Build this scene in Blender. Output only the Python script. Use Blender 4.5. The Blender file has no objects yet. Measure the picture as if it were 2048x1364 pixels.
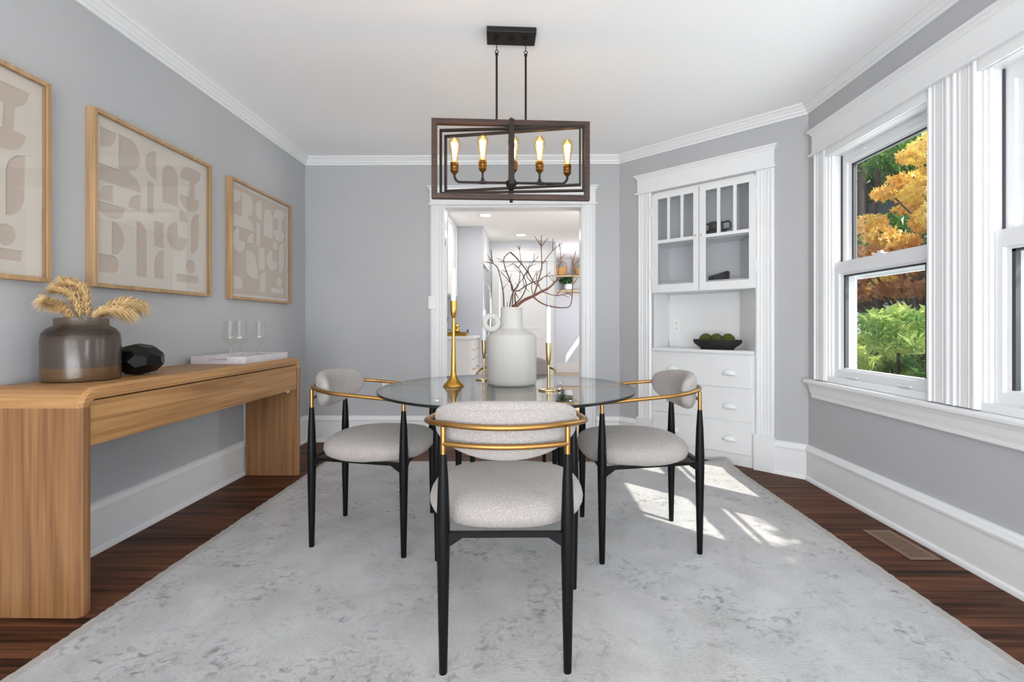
import bpy, bmesh, math, random
import numpy as np
from mathutils import Vector, Matrix
random.seed(7); rng = np.random.default_rng(7)
sc = bpy.context.scene
COL = sc.collection
PI = math.pi

# ------------------------------------------------------------------ camera, world, sun, exposure
CAMH = 1.07
cam_d = bpy.data.cameras.new('camera'); cam = bpy.data.objects.new('camera', cam_d); COL.objects.link(cam)
cam.location = (0, 0, CAMH); cam.rotation_euler = (PI/2, 0, math.atan(15/975))
cam_d.sensor_width = 36; cam_d.lens = 975/2048*36
cam_d.shift_x = -15/2048; cam_d.shift_y = -32/2048; cam_d.clip_start = .05
sc.camera = cam
w = bpy.data.worlds.new('world'); sc.world = w; w.use_nodes = True
wn = w.node_tree.nodes; bg = wn['Background']
bg.inputs[0].default_value = (.80, .90, 1, 1); bg.inputs[1].default_value = 1.5
def light(name, kind, loc, energy, color=(1, 1, 1), **kw):
    d = bpy.data.lights.new(name, kind); d.energy = energy; d.color = color
    for k, v in kw.items():
        if k not in ('aim',): setattr(d, k, v)
    o = bpy.data.objects.new(name, d); COL.objects.link(o); o.location = loc
    if 'aim' in kw: o.rotation_euler = Vector(kw['aim']).to_track_quat('-Z', 'Y').to_euler()
    return o
light('sun', 'SUN', (6, -4, 8), 6.0, (1, .95, .86), angle=.009, aim=(-.534, .49, -.78))
light('rear_fill_light', 'AREA', (-.05, -4.1, 1.3), 78, (.97, .985, 1), shape='RECTANGLE', size=3.4, size_y=2.1, aim=(0, 1, .05))  # added fill lamp behind the camera; the window around it is added too
light('bounce_fill_light', 'AREA', (-.05, -2.2, .25), 225, (.935, .972, 1), shape='RECTANGLE', size=3.2, size_y=2.4, aim=(0, .6, 1))  # added up-facing fill lamp behind the camera, no fixture around it
light('side_window_daylight', 'AREA', (2.12, 2.25, 1.45), 24, (.93, .97, 1), shape='RECTANGLE', size=1.8, size_y=1.3, aim=(-1, 0, -.05))
light('near_fill_light', 'AREA', (2.12, -.6, 1.35), 88, (.95, .98, 1), shape='RECTANGLE', size=1.8, size_y=1.3, aim=(-1, 0, -.05))  # added fill lamp at an unseen window, brightens the left wall
light('left_fill_light', 'AREA', (-1.98, -1.9, 1.0), 42, (.97, .985, 1), shape='RECTANGLE', size=1.8, size_y=1.6, aim=(1, .35, -.05))  # added fill lamp for the right wall; no window stands here
light('nook_fill_light', 'AREA', (1.87, 9.3, 1.6), 36, (1, 1, 1), shape='RECTANGLE', size=.6, size_y=.9, aim=(-1, .5, 0))  # added lamp in front of solid wall, brightens the far nook
light('kitchen_fill_light', 'AREA', (1.86, 5.5, 1.3), 32, (.97, .99, 1), shape='RECTANGLE', size=1.1, size_y=1.1, aim=(-1, .3, .25))  # added fill lamp for the kitchen, in an unseen opening
sc.view_settings.view_transform = 'Standard'; sc.view_settings.look = 'None'
sc.view_settings.exposure = .23; sc.view_settings.gamma = 1; sc.view_settings.use_curve_mapping = False
sc.cycles.max_bounces = 10; sc.cycles.diffuse_bounces = 6; sc.cycles.transparent_max_bounces = 24
sc.cycles.use_denoising = True
sc.cycles.caustics_reflective = False; sc.cycles.caustics_refractive = False
sc.cycles.sample_clamp_indirect = 6

# ------------------------------------------------------------------ materials
def lin(c):
    return tuple(((v/255)/12.92 if v/255 <= .04045 else ((v/255+.055)/1.055)**2.4) for v in c)
def newmat(name):
    m = bpy.data.materials.new(name); m.use_nodes = True
    return m, m.node_tree.nodes, m.node_tree.links, m.node_tree.nodes['Principled BSDF']
def pm(name, rgb, rough=.5, metal=0, bump=0, bscale=60, var=0, vscale=8, spec=None, coords='Object', stretch=(1, 1, 1), sheen=0, detail=3):
    """plain procedural paint / metal / cloth: colour noise + fine bump"""
    m, n, l, b = newmat(name)
    c = lin(rgb)
    b.inputs['Base Color'].default_value = (*c, 1); b.inputs['Roughness'].default_value = rough; b.inputs['Metallic'].default_value = metal
    if spec is not None: b.inputs['Specular IOR Level'].default_value = spec
    if sheen: b.inputs['Sheen Weight'].default_value = sheen
    tc = n.new('ShaderNodeTexCoord'); mp = n.new('ShaderNodeMapping'); mp.inputs['Scale'].default_value = stretch
    l.new(tc.outputs[coords], mp.inputs[0])
    if var:
        t = n.new('ShaderNodeTexNoise'); t.inputs['Scale'].default_value = vscale; t.inputs['Detail'].default_value = 4
        r = n.new('ShaderNodeValToRGB')
        r.color_ramp.elements[0].position = .3; r.color_ramp.elements[1].position = .7
        r.color_ramp.elements[0].color = (*[v*(1-var) for v in c], 1); r.color_ramp.elements[1].color = (*[min(1, v*(1+var)) for v in c], 1)
        l.new(mp.outputs[0], t.inputs[0]); l.new(t.outputs[0], r.inputs[0]); l.new(r.outputs[0], b.inputs['Base Color'])
    if bump:
        t2 = n.new('ShaderNodeTexNoise'); t2.inputs['Scale'].default_value = bscale; t2.inputs['Detail'].default_value = detail
        bp = n.new('ShaderNodeBump'); bp.inputs['Strength'].default_value = bump; bp.inputs['Distance'].default_value = .01
        l.new(mp.outputs[0], t2.inputs[0]); l.new(t2.outputs[0], bp.inputs['Height']); l.new(bp.outputs[0], b.inputs['Normal'])
    return m
def wood(name, dark, light_, axis=1, rough=.45, scale=1.0, rnd=False, fine=110, spec=.4):
    m, n, l, b = newmat(name)
    tc = n.new('ShaderNodeTexCoord'); mp = n.new('ShaderNodeMapping')
    s = [24*scale]*3; s[axis] = 1.1*scale; mp.inputs['Scale'].default_value = s
    l.new(tc.outputs['Object'], mp.inputs[0])
    src = mp.outputs[0]
    if rnd:
        oi = n.new('ShaderNodeObjectInfo'); mul = n.new('ShaderNodeMath'); mul.operation = 'MULTIPLY'; mul.inputs[1].default_value = 40
        l.new(oi.outputs['Random'], mul.inputs[0])
        cmb = n.new('ShaderNodeVectorMath'); cmb.operation = 'ADD'
        l.new(mp.outputs[0], cmb.inputs[0]); l.new(mul.outputs[0], cmb.inputs[1]); src = cmb.outputs[0]
    a = n.new('ShaderNodeTexNoise'); a.inputs['Scale'].default_value = 1.0; a.inputs['Detail'].default_value = 5; a.inputs['Distortion'].default_value = .7
    l.new(src, a.inputs[0])
    mp2 = n.new('ShaderNodeMapping'); s2 = [fine*scale]*3; s2[axis] = 2.2*scale; mp2.inputs['Scale'].default_value = s2
    l.new(tc.outputs['Object'], mp2.inputs[0])
    f = n.new('ShaderNodeTexNoise'); f.inputs['Scale'].default_value = 1; f.inputs['Detail'].default_value = 3; l.new(mp2.outputs[0], f.inputs[0])
    mx = n.new('ShaderNodeMath'); mx.operation = 'MULTIPLY_ADD'; mx.inputs[1].default_value = .6; 
    l.new(f.outputs[0], mx.inputs[0])
    sub = n.new('ShaderNodeMath'); sub.operation = 'SUBTRACT'; sub.inputs[1].default_value = .30; l.new(a.outputs[0], sub.inputs[0]); l.new(sub.outputs[0], mx.inputs[2])
    last = mx.outputs[0]
    if rnd:
        ad = n.new('ShaderNodeMath'); ad.operation = 'MULTIPLY_ADD'; ad.inputs[1].default_value = .16
        sb = n.new('ShaderNodeMath'); sb.operation = 'SUBTRACT'; sb.inputs[1].default_value = .08
        l.new(oi.outputs['Random'], ad.inputs[0]); l.new(last, sb.inputs[0]); l.new(sb.outputs[0], ad.inputs[2]); last = ad.outputs[0]
    r = n.new('ShaderNodeValToRGB'); r.color_ramp.elements[0].position = .28; r.color_ramp.elements[1].position = .72
    r.color_ramp.elements[0].color = (*lin(dark), 1); r.color_ramp.elements[1].color = (*lin(light_), 1)
    l.new(last, r.inputs[0]); l.new(r.outputs[0], b.inputs['Base Color'])
    b.inputs['Roughness'].default_value = rough; b.inputs['Specular IOR Level'].default_value = spec
    bp = n.new('ShaderNodeBump'); bp.inputs['Strength'].default_value = .08; bp.inputs['Distance'].default_value = .003
    l.new(f.outputs[0], bp.inputs['Height']); l.new(bp.outputs[0], b.inputs['Normal'])
    return m
def glass(name, tint=(1, 1, 1), ior=1.45, refl=1.0, rough=0.0):
    m, n, l, b = newmat(name); n.remove(b)
    out = n['Material Output']; t = n.new('ShaderNodeBsdfTransparent'); t.inputs[0].default_value = (*tint, 1)
    g = n.new('ShaderNodeBsdfGlossy'); g.inputs['Roughness'].default_value = rough; g.inputs[0].default_value = (refl, refl, refl, 1)
    lw = n.new('ShaderNodeLayerWeight'); lw.inputs[0].default_value = .5
    f0 = ((ior-1)/(ior+1))**2
    pw = n.new('ShaderNodeMath'); pw.operation = 'POWER'; pw.inputs[1].default_value = 5; l.new(lw.outputs['Facing'], pw.inputs[0])
    f = n.new('ShaderNodeMath'); f.operation = 'MULTIPLY_ADD'; f.inputs[1].default_value = 1-f0; f.inputs[2].default_value = f0; l.new(pw.outputs[0], f.inputs[0])
    mx = n.new('ShaderNodeMixShader'); l.new(f.outputs[0], mx.inputs[0]); l.new(t.outputs[0], mx.inputs[1]); l.new(g.outputs[0], mx.inputs[2]); l.new(mx.outputs[0], out.inputs[0])
    return m
def emit(name, rgb, strength):
    m, n, l, b = newmat(name)
    b.inputs['Base Color'].default_value = (*lin(rgb), 1); b.inputs['Emission Color'].default_value = (*lin(rgb), 1); b.inputs['Emission Strength'].default_value = strength
    return m
M = {}
M['wall'] = pm('grey_wall_paint', (177, 178, 180), .55, bump=.03, bscale=220, var=.015, vscale=3)
M['white'] = pm('white_gloss_paint', (226, 227, 228), .28, bump=.012, bscale=40, var=.01)
M['ceil'] = pm('white_ceiling_paint', (248, 248, 249), .75, bump=.03, bscale=160, var=.012, vscale=1.2)
M['kwall'] = pm('pale_kitchen_paint', (208, 211, 218), .5, bump=.02, bscale=200)
M['plank'] = wood('dark_walnut_floor', (36, 20, 13), (114, 72, 50), axis=0, rough=.5, scale=1.0, rnd=True, fine=150, spec=.12)
M['oak_floor'] = wood('golden_oak_floor', (176, 146, 110), (210, 184, 150), axis=0, rough=.3, rnd=True)
M['oak_y'] = wood('honey_oak_lengthwise', (134, 94, 56), (182, 138, 90), axis=1, rough=.42)
M['oak_x'] = wood('honey_oak_crosswise', (134, 94, 56), (182, 138, 90), axis=0, rough=.42)
M['oak_z'] = wood('honey_oak_upright', (112, 76, 45), (148, 107, 70), axis=2, rough=.42)
M['frame_oak'] = wood('pale_oak_frame', (156, 124, 88), (188, 154, 114), axis=2, rough=.45, scale=1.5)
M['gap'] = pm('dark_gap', (34, 24, 17), .8)
M['boucle'] = None
M['black_wood'] = pm('satin_black_lacquer', (9, 9, 10), .42, spec=.18, bump=.02, bscale=90)
M['brass'] = pm('brushed_brass', (170, 128, 74), .36, 1, bump=.03, bscale=180, var=.04, vscale=30)
M['gold'] = pm('polished_gold', (204, 156, 72), .16, 1, var=.04, vscale=20)
M['champagne'] = pm('champagne_brass', (196, 170, 124), .2, 1, var=.04, vscale=20)
M['chrome'] = pm('chrome', (225, 225, 228), .06, 1)
M['wax'] = pm('white_wax', (236, 238, 242), .45, bump=.01, bscale=30)
M['bronze'] = pm('oil_rubbed_bronze', (44, 36, 32), .45, .6, bump=.04, bscale=120, var=.15, vscale=30)
M['black_metal'] = pm('matte_black_metal', (24, 23, 22), .55, .3, bump=.02, bscale=100)
M['walnut'] = wood('walnut_frame', (46, 31, 24), (78, 54, 41), axis=0, rough=.5, scale=2)
M['socket'] = pm('aged_brass', (120, 84, 38), .42, .9, bump=.04, bscale=150, var=.2, vscale=40)
M['bulb'] = glass('amber_bulb_glass', (1, .88, .64), 1.5, 1)
M['filament'] = emit('glowing_filament', (255, 218, 140), 20)
M['pane'] = glass('window_glass', (.96, .97, .97), 1.35, .8)
M['artpane'] = glass('picture_glass', (.985, .985, .98), 1.68, 1)
M['cabpane'] = glass('cabinet_glass', (.9, .91, .92), 1.45, 1)
M['tableglass'] = glass('smoked_table_glass', (.70, .72, .71), 1.52, 1)
M['tableedge'] = pm('dark_glass_edge', (14, 19, 19), .15, bump=.01, bscale=20)
M['clear'] = glass('clear_crystal', (.95, .945, .93), 1.5, 1)
M['gasket'] = pm('dark_gasket', (62, 62, 64), .6)
M['vinyl'] = pm('white_vinyl', (226, 227, 229), .35, var=.01)
M['mat_light'] = pm('cream_mat_board', (216, 207, 197), .85, bump=.03, bscale=300)
M['linen'] = pm('beige_linen', (198, 182, 168), .9, bump=.15, bscale=500, var=.05, vscale=250)
M['outlet'] = pm('outlet_plastic', (232, 232, 230), .35, var=.01)
M['slot'] = pm('outlet_slot', (70, 70, 70), .6)
M['stone'] = pm('black_obsidian', (7, 7, 8), .3, spec=.3, bump=.01, bscale=20)
M['vase'] = pm('speckled_white_ceramic', (186, 183, 178), .75, bump=.12, bscale=260, var=.035, vscale=140)
M['branch'] = pm('brown_bark', (82, 58, 50), .8, bump=.4, bscale=120, var=.25, vscale=50)
M['branch2'] = pm('reddish_bark', (104, 66, 52), .75, bump=.4, bscale=90, var=.3, vscale=35)
M['pampas'] = pm('dried_pampas', (214, 182, 130), .9, var=.16, vscale=60)
M['tray'] = pm('whitewashed_wood', (206, 200, 204), .6, bump=.08, bscale=60, var=.08, vscale=10, stretch=(8, 1, 8))
M['bowl'] = pm('black_hammered_bowl', (26, 24, 21), .6, bump=.9, bscale=110)
M['moss'] = pm('green_moss', (84, 88, 30), .95, bump=1, bscale=160, var=.4, vscale=70)
M['charcoal'] = pm('charcoal_ceramic', (40, 40, 42), .6, bump=.1, bscale=120)
M['vent'] = pm('tan_metal_register', (132, 106, 88), .5, .2, bump=.02, bscale=100)
M['steel'] = pm('stainless_steel', (168, 170, 172), .3, 1, stretch=(1, 1, 40), bump=.02, bscale=40)
M['dark'] = pm('dark_interior', (60, 60, 64), .7)
def leafmat(name, a, b_, scale):
    m, n, l, b = newmat(name); n.remove(b)
    tc = n.new('ShaderNodeTexCoord'); t = n.new('ShaderNodeTexNoise'); t.inputs['Scale'].default_value = scale; t.inputs['Detail'].default_value = 5; l.new(tc.outputs['Object'], t.inputs[0])
    r = n.new('ShaderNodeValToRGB'); r.color_ramp.elements[0].position = .35; r.color_ramp.elements[1].position = .65
    r.color_ramp.elements[0].color = (*lin(a), 1); r.color_ramp.elements[1].color = (*lin(b_), 1); l.new(t.outputs[0], r.inputs[0])
    d = n.new('ShaderNodeBsdfDiffuse'); tr_ = n.new('ShaderNodeBsdfTranslucent'); g = n.new('ShaderNodeBsdfGlossy'); g.inputs['Roughness'].default_value = .35
    l.new(r.outputs[0], d.inputs[0]); l.new(r.outputs[0], tr_.inputs[0])
    mx = n.new('ShaderNodeMixShader'); mx.inputs[0].default_value = .45; l.new(d.outputs[0], mx.inputs[1]); l.new(tr_.outputs[0], mx.inputs[2])
    m2 = n.new('ShaderNodeMixShader'); m2.inputs[0].default_value = .05; l.new(mx.outputs[0], m2.inputs[1]); l.new(g.outputs[0], m2.inputs[2]); l.new(m2.outputs[0], n['Material Output'].inputs[0])
    return m
M['leaf_g'] = leafmat('green_leaf', (58, 110, 44), (130, 176, 80), 1.8)
M['leaf_d'] = leafmat('dark_green_leaf', (38, 84, 48), (84, 136, 70), 1.2)
M['leaf_r'] = leafmat('rhododendron_leaf', (120, 166, 70), (226, 234, 150), 3)
M['leaf_m'] = leafmat('golden_maple_leaf', (224, 168, 70), (250, 226, 124), 2.2)
M['leaf_m2'] = leafmat('russet_maple_leaf', (176, 112, 62), (226, 170, 88), 2.2)
M['grass'] = pm('lawn', (70, 92, 46), .9, var=.3, vscale=3, bump=.5, bscale=30)
M['siding'] = pm('blue_grey_siding', (92, 100, 112), .7, var=.08, vscale=6)
M['basket'] = pm('woven_basket', (196, 150, 92), .8, bump=.8, bscale=70, var=.2, vscale=40)
def boucle():
    m, n, l, b = newmat('cream_boucle')
    tc = n.new('ShaderNodeTexCoord')
    v = n.new('ShaderNodeTexVoronoi'); v.inputs['Scale'].default_value = 300; l.new(tc.outputs['Object'], v.inputs['Vector'])
    t = n.new('ShaderNodeTexNoise'); t.inputs['Scale'].default_value = 260; t.inputs['Detail'].default_value = 4; l.new(tc.outputs['Object'], t.inputs[0])
    ad = n.new('ShaderNodeMath'); ad.operation = 'ADD'; l.new(v.outputs['Distance'], ad.inputs[0]); l.new(t.outputs[0], ad.inputs[1])
    r = n.new('ShaderNodeValToRGB'); r.color_ramp.elements[0].position = .45; r.color_ramp.elements[1].position = 1.05
    r.color_ramp.elements[0].color = (*lin((206, 200, 195)), 1); r.color_ramp.elements[1].color = (*lin((160, 153, 148)), 1)
    l.new(ad.outputs[0], r.inputs[0]); l.new(r.outputs[0], b.inputs['Base Color'])
    bp = n.new('ShaderNodeBump'); bp.inputs['Strength'].default_value = .7; bp.inputs['Distance'].default_value = .004; bp.invert = True
    l.new(ad.outputs[0], bp.inputs['Height']); l.new(bp.outputs[0], b.inputs['Normal'])
    b.inputs['Roughness'].default_value = .95; b.inputs['Sheen Weight'].default_value = .2
    return m
M['boucle'] = boucle()
def rugmat():
    m, n, l, b = newmat('distressed_grey_rug')
    tc = n.new('ShaderNodeTexCoord')
    def noise(scale, detail=4, stretch=None, dist=0):
        t = n.new('ShaderNodeTexNoise'); t.inputs['Scale'].default_value = scale; t.inputs['Detail'].default_value = detail; t.inputs['Distortion'].default_value = dist
        if stretch:
            mp = n.new('ShaderNodeMapping'); mp.inputs['Scale'].default_value = stretch; l.new(tc.outputs['Object'], mp.inputs[0]); l.new(mp.outputs[0], t.inputs[0])
        else: l.new(tc.outputs['Object'], t.inputs[0])
        return t.outputs[0]
    def math_(op, a, bb, c=None):
        q = n.new('ShaderNodeMath'); q.operation = op
        for i, v in enumerate((a, bb, c)):
            if v is None: continue
            if isinstance(v, (int, float)): q.inputs[i].default_value = v
            else: l.new(v, q.inputs[i])
        return q.outputs[0]
    def ramp(src, p0, p1, c0, c1):
        r = n.new('ShaderNodeValToRGB'); r.color_ramp.elements[0].position = p0; r.color_ramp.elements[1].position = p1
        r.color_ramp.elements[0].color = (*c0, 1); r.color_ramp.elements[1].color = (*c1, 1); l.new(src, r.inputs[0]); return r.outputs[0]
    def wave(axis, sc_):
        q = n.new('ShaderNodeTexWave'); q.wave_type = 'BANDS'; q.bands_direction = axis
        q.inputs['Scale'].default_value = sc_; q.inputs['Distortion'].default_value = 3.0; q.inputs['Detail'].default_value = 2; q.inputs['Detail Scale'].default_value = 1.5
        l.new(tc.outputs['Object'], q.inputs[0]); return q.outputs[0]
    # woven ribs run one way or the other in blocks
    vor = n.new('ShaderNodeTexVoronoi'); vor.distance = 'CHEBYCHEV'; vor.inputs['Scale'].default_value = 5.5; l.new(tc.outputs['Object'], vor.inputs['Vector'])
    sep = n.new('ShaderNodeSeparateColor'); l.new(vor.outputs['Color'], sep.inputs[0])
    sel = math_('GREATER_THAN', sep.outputs[0], .42)
    wx, wy = wave('X', 58), wave('Y', 58)
    mix = n.new('ShaderNodeMix'); mix.data_type = 'FLOAT'; l.new(sel, mix.inputs[0]); l.new(wy, mix.inputs[2]); l.new(wx, mix.inputs[3])
    ribs = mix.outputs[0]
    present = ramp(noise(2.2, 5), .38, .62, (0, 0, 0), (1, 1, 1))
    blot = ramp(noise(4.5, 9, None, .5), .34, .72, (1, 1, 1), (0, 0, 0))
    spots = ramp(noise(30, 7, (1, 1.2, 1), .8), .50, .70, (0, 0, 0), (1, 1, 1))
    zone = ramp(noise(4.2, 4, None, .6), .44, .64, (0, 0, 0), (1, 1, 1))
    sp = math_('MULTIPLY', spots, zone)
    grain = noise(190, 2)
    # value: start .55
    v = math_('MULTIPLY_ADD', blot, .11, .375)
    v = math_('SUBTRACT', v, math_('MULTIPLY', sp, .25))
    rib = math_('MULTIPLY', math_('SUBTRACT', ribs, .5), math_('MULTIPLY_ADD', present, .19, .05))
    v = math_('ADD', v, rib)
    v = math_('ADD', v, math_('MULTIPLY', math_('SUBTRACT', grain, .5), .20))
    warm = ramp(noise(.9, 2), .4, .62, (1.0, 1.0, 1.01), (1.02, .985, .965))
    cmb = n.new('ShaderNodeVectorMath'); cmb.operation = 'SCALE'; l.new(warm, cmb.inputs[0]); l.new(v, cmb.inputs['Scale'])
    l.new(cmb.outputs[0], b.inputs['Base Color'])
    b.inputs['Roughness'].default_value = .9; b.inputs['Sheen Weight'].default_value = .15
    hh = math_('ADD', ribs, grain)
    bp = n.new('ShaderNodeBump'); bp.inputs['Strength'].default_value = .35; bp.inputs['Distance'].default_value = .003
    l.new(hh, bp.inputs['Height']); l.new(bp.outputs[0], b.inputs['Normal'])
    return m
M['rug'] = rugmat()
M['rugedge'] = pm('rug_binding', (172, 168, 164), .9, bump=.4, bscale=200, var=.06, vscale=60)
def jarmat():
    m, n, l, b = newmat('glazed_stoneware')
    tc = n.new('ShaderNodeTexCoord'); sp = n.new('ShaderNodeSeparateXYZ'); l.new(tc.outputs['Object'], sp.inputs[0])
    t = n.new('ShaderNodeTexNoise'); t.inputs['Scale'].default_value = 9; t.inputs['Detail'].default_value = 5; l.new(tc.outputs['Object'], t.inputs[0])
    a = n.new('ShaderNodeMath'); a.operation = 'MULTIPLY_ADD'; a.inputs[1].default_value = .02; l.new(t.outputs[0], a.inputs[0]); l.new(sp.outputs[2], a.inputs[2])
    d = n.new('ShaderNodeMath'); d.operation = 'DIVIDE'; d.inputs[1].default_value = .275; l.new(a.outputs[0], d.inputs[0])
    r = n.new('ShaderNodeValToRGB'); e = r.color_ramp.elements
    e[0].position = 0; e[0].color = (*lin((84, 62, 40)), 1); e[1].position = 1; e[1].color = (*lin((96, 84, 74)), 1)
    for p, c in ((.06, (88, 66, 42)), (.24, (96, 72, 46)), (.255, (72, 62, 55)), (.60, (76, 65, 58)), (.70, (70, 54, 44)), (.72, (48, 37, 29)), (.80, (52, 41, 33)), (.86, (70, 60, 50))):
        q = e.new(p); q.color = (*lin(c), 1)
    l.new(d.outputs[0], r.inputs[0])
    t2 = n.new('ShaderNodeTexNoise'); t2.inputs['Scale'].default_value = 130; t2.inputs['Detail'].default_value = 3; l.new(tc.outputs['Object'], t2.inputs[0])
    mx = n.new('ShaderNodeMix'); mx.data_type = 'RGBA'; mx.blend_type = 'MULTIPLY'; mx.inputs[0].default_value = .35
    l.new(r.outputs[0], mx.inputs[6]); l.new(t2.outputs[0], mx.inputs[7]); l.new(mx.outputs[2], b.inputs['Base Color'])
    b.inputs['Roughness'].default_value = .2; b.inputs['Specular IOR Level'].default_value = .42
    bp = n.new('ShaderNodeBump'); bp.inputs['Strength'].default_value = .08; bp.inputs['Distance'].default_value = .003; l.new(t2.outputs[0], bp.inputs['Height']); l.new(bp.outputs[0], b.inputs['Normal'])
    return m
M['jar'] = jarmat()

# ------------------------------------------------------------------ mesh helpers
class MB:
    def __init__(s): s.v = []; s.f = []
    def add(s, vs, fs):
        k = len(s.v); s.v += [tuple(p) for p in vs]; s.f += [tuple(i+k for i in f) for f in fs]; return s
    def box(s, x0, x1, y0, y1, z0, z1):
        return s.add([(x0,y0,z0),(x1,y0,z0),(x1,y1,z0),(x0,y1,z0),(x0,y0,z1),(x1,y0,z1),(x1,y1,z1),(x0,y1,z1)],
                     [(0,3,2,1),(4,5,6,7),(0,1,5,4),(1,2,6,5),(2,3,7,6),(3,0,4,7)])
    def rings(s, rings, cap=True, closed=True):
        n = len(rings[0]); vs = [p for r in rings for p in r]; fs = []
        for i in range(len(rings)-1):
            for j in range(n if closed else n-1):
                a, b = i*n+j, i*n+(j+1) % n
                fs.append((a, b, b+n, a+n))
        if cap: fs.append(tuple(range(n-1, -1, -1))); fs.append(tuple((len(rings)-1)*n+j for j in range(n)))
        return s.add(vs, fs)
    def lathe(s, prof, c=(0, 0, 0), seg=32, cap=True):
        R = [[(c[0]+r*math.cos(2*PI*j/seg), c[1]+r*math.sin(2*PI*j/seg), c[2]+z) for j in range(seg)] for r, z in prof]
        return s.rings(R, cap)
    def tube(s, pts, rad, seg=10, cap=True, closed=False):
        pts = [Vector(p) for p in pts]; n = len(pts)
        rad = rad if isinstance(rad, (list, tuple)) else [rad]*n
        R = []; prev = None
        for i in range(n):
            if closed: t = (pts[(i+1) % n]-pts[i-1])
            else: t = (pts[min(i+1, n-1)]-pts[max(i-1, 0)])
            t = t.normalized() if t.length > 1e-9 else Vector((0, 0, 1))
            if prev is None:
                u = t.orthogonal().normalized()
            else:
                u = prev-t*prev.dot(t); u = u.normalized() if u.length > 1e-6 else t.orthogonal().normalized()
            prev = u; w_ = t.cross(u)
            R.append([tuple(pts[i]+(u*math.cos(2*PI*j/seg)+w_*math.sin(2*PI*j/seg))*rad[i]) for j in range(seg)])
        if closed: R.append(R[0]); return s.rings(R, False)
        return s.rings(R, cap)
    def prism(s, poly, axis, a, b):
        """2-D polygon extruded along axis from a to b; poly in the remaining axes order"""
        def P(p, t):
            q = [0, 0, 0]; o = [i for i in range(3) if i != axis]; q[o[0]], q[o[1]] = p; q[axis] = t; return tuple(q)
        return s.rings([[P(p, a) for p in poly], [P(p, b) for p in poly]])
    def sweep(s, prof, A, B, mA, mB):
        return s.rings([[(A[0]+mA[0]*n, A[1]+mA[1]*n, z) for n, z in prof], [(B[0]+mB[0]*n, B[1]+mB[1]*n, z) for n, z in prof]])
    def xf(s, mat):
        s.v = [tuple(mat @ Vector(p)) for p in s.v]; return s
    def mesh(s, name, mat, smooth=False):
        me = bpy.data.meshes.new(name); me.from_pydata(s.v, [], s.f)
        bm = bmesh.new(); bm.from_mesh(me); bmesh.ops.recalc_face_normals(bm, faces=bm.faces); bm.to_mesh(me); bm.free()
        me.materials.append(mat)
        if smooth:
            me.polygons.foreach_set('use_smooth', [True]*len(me.polygons)); me.set_sharp_from_angle(angle=math.radians(smooth if smooth is not True else 40))
        return me
    def build(s, name, mat, parent=None, smooth=False, bevel=0, loc=None, rot=None):
        o = bpy.data.objects.new(name, s.mesh(name, mat, smooth)); COL.objects.link(o)
        if parent: o.parent = parent
        if loc: o.location = loc
        if rot: o.rotation_euler = rot
        if bevel:
            b = o.modifiers.new('bevel', 'BEVEL'); b.width = bevel; b.segments = 2; b.limit_method = 'ANGLE'; b.angle_limit = math.radians(40)
        return o
def tag(o, label, cat, group=None):
    o['label'] = label; o['category'] = cat
    if group: o['group'] = group
    return o
def thing(name, label, cat, loc=(0, 0, 0), rz=0, group=None):
    o = bpy.data.objects.new(name, None); COL.objects.link(o); o.location = loc; o.rotation_euler = (0, 0, rz); o.empty_display_size = .1
    return tag(o, label, cat, group)
def struct(o, label=None, cat=None):
    o['kind'] = 'structure'
    if label: o['label'] = label
    if cat: o['category'] = cat
    return o
def sroot(name, label, cat):
    o = bpy.data.objects.new(name, None); COL.objects.link(o); o.empty_display_size = .1
    return struct(o, label, cat)
def copy_tree(o, parent=None):
    c = o.copy(); COL.objects.link(c)
    if parent: c.parent = parent
    for ch in list(o.children): copy_tree(ch, c)
    return c
def arc(cx, cy, rx, ry, a0, a1, n=12):
    return [(cx+rx*math.cos(math.radians(a0+(a1-a0)*i/n)), cy+ry*math.sin(math.radians(a0+(a1-a0)*i/n))) for i in range(n+1)]
def smooth_path(pts, n=6):
    P = [Vector(p) for p in pts]; out = []
    for i in range(len(P)-1):
        p0, p1, p2, p3 = P[max(i-1, 0)], P[i], P[i+1], P[min(i+2, len(P)-1)]
        for k in range(n):
            t = k/n
            out.append(.5*((2*p1)+(p2-p0)*t+(2*p0-5*p1+4*p2-p3)*t*t+(3*p1-p0-3*p2+p3)*t**3))
    out.append(P[-1]); return out

# ------------------------------------------------------------------ room shell
XL, YB, XR, CE, YR = -2.04, 4.45, 1.955, 2.605, -4.2
P0, P1 = Vector((.842, 4.45)), Vector((1.955, 3.417))
U = (P1-P0).normalized(); NIN = Vector((U.y, -U.x)) if Vector((U.y, -U.x)).dot(-P0) > 0 else Vector((-U.y, U.x))
DANG = math.atan2(U.y, U.x)
W1, W2, W3 = (2.39, 3.20), (1.32, 2.13), (-1.0, -.19)
WZ = (.725, 2.19)
fl = struct(MB().box(XL-.1, XR+.15, YR-.1, YB+.14, -.12, -.006).build('floor', M['plank']), 'dark walnut strip floor around the grey rug', 'floor')
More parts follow.
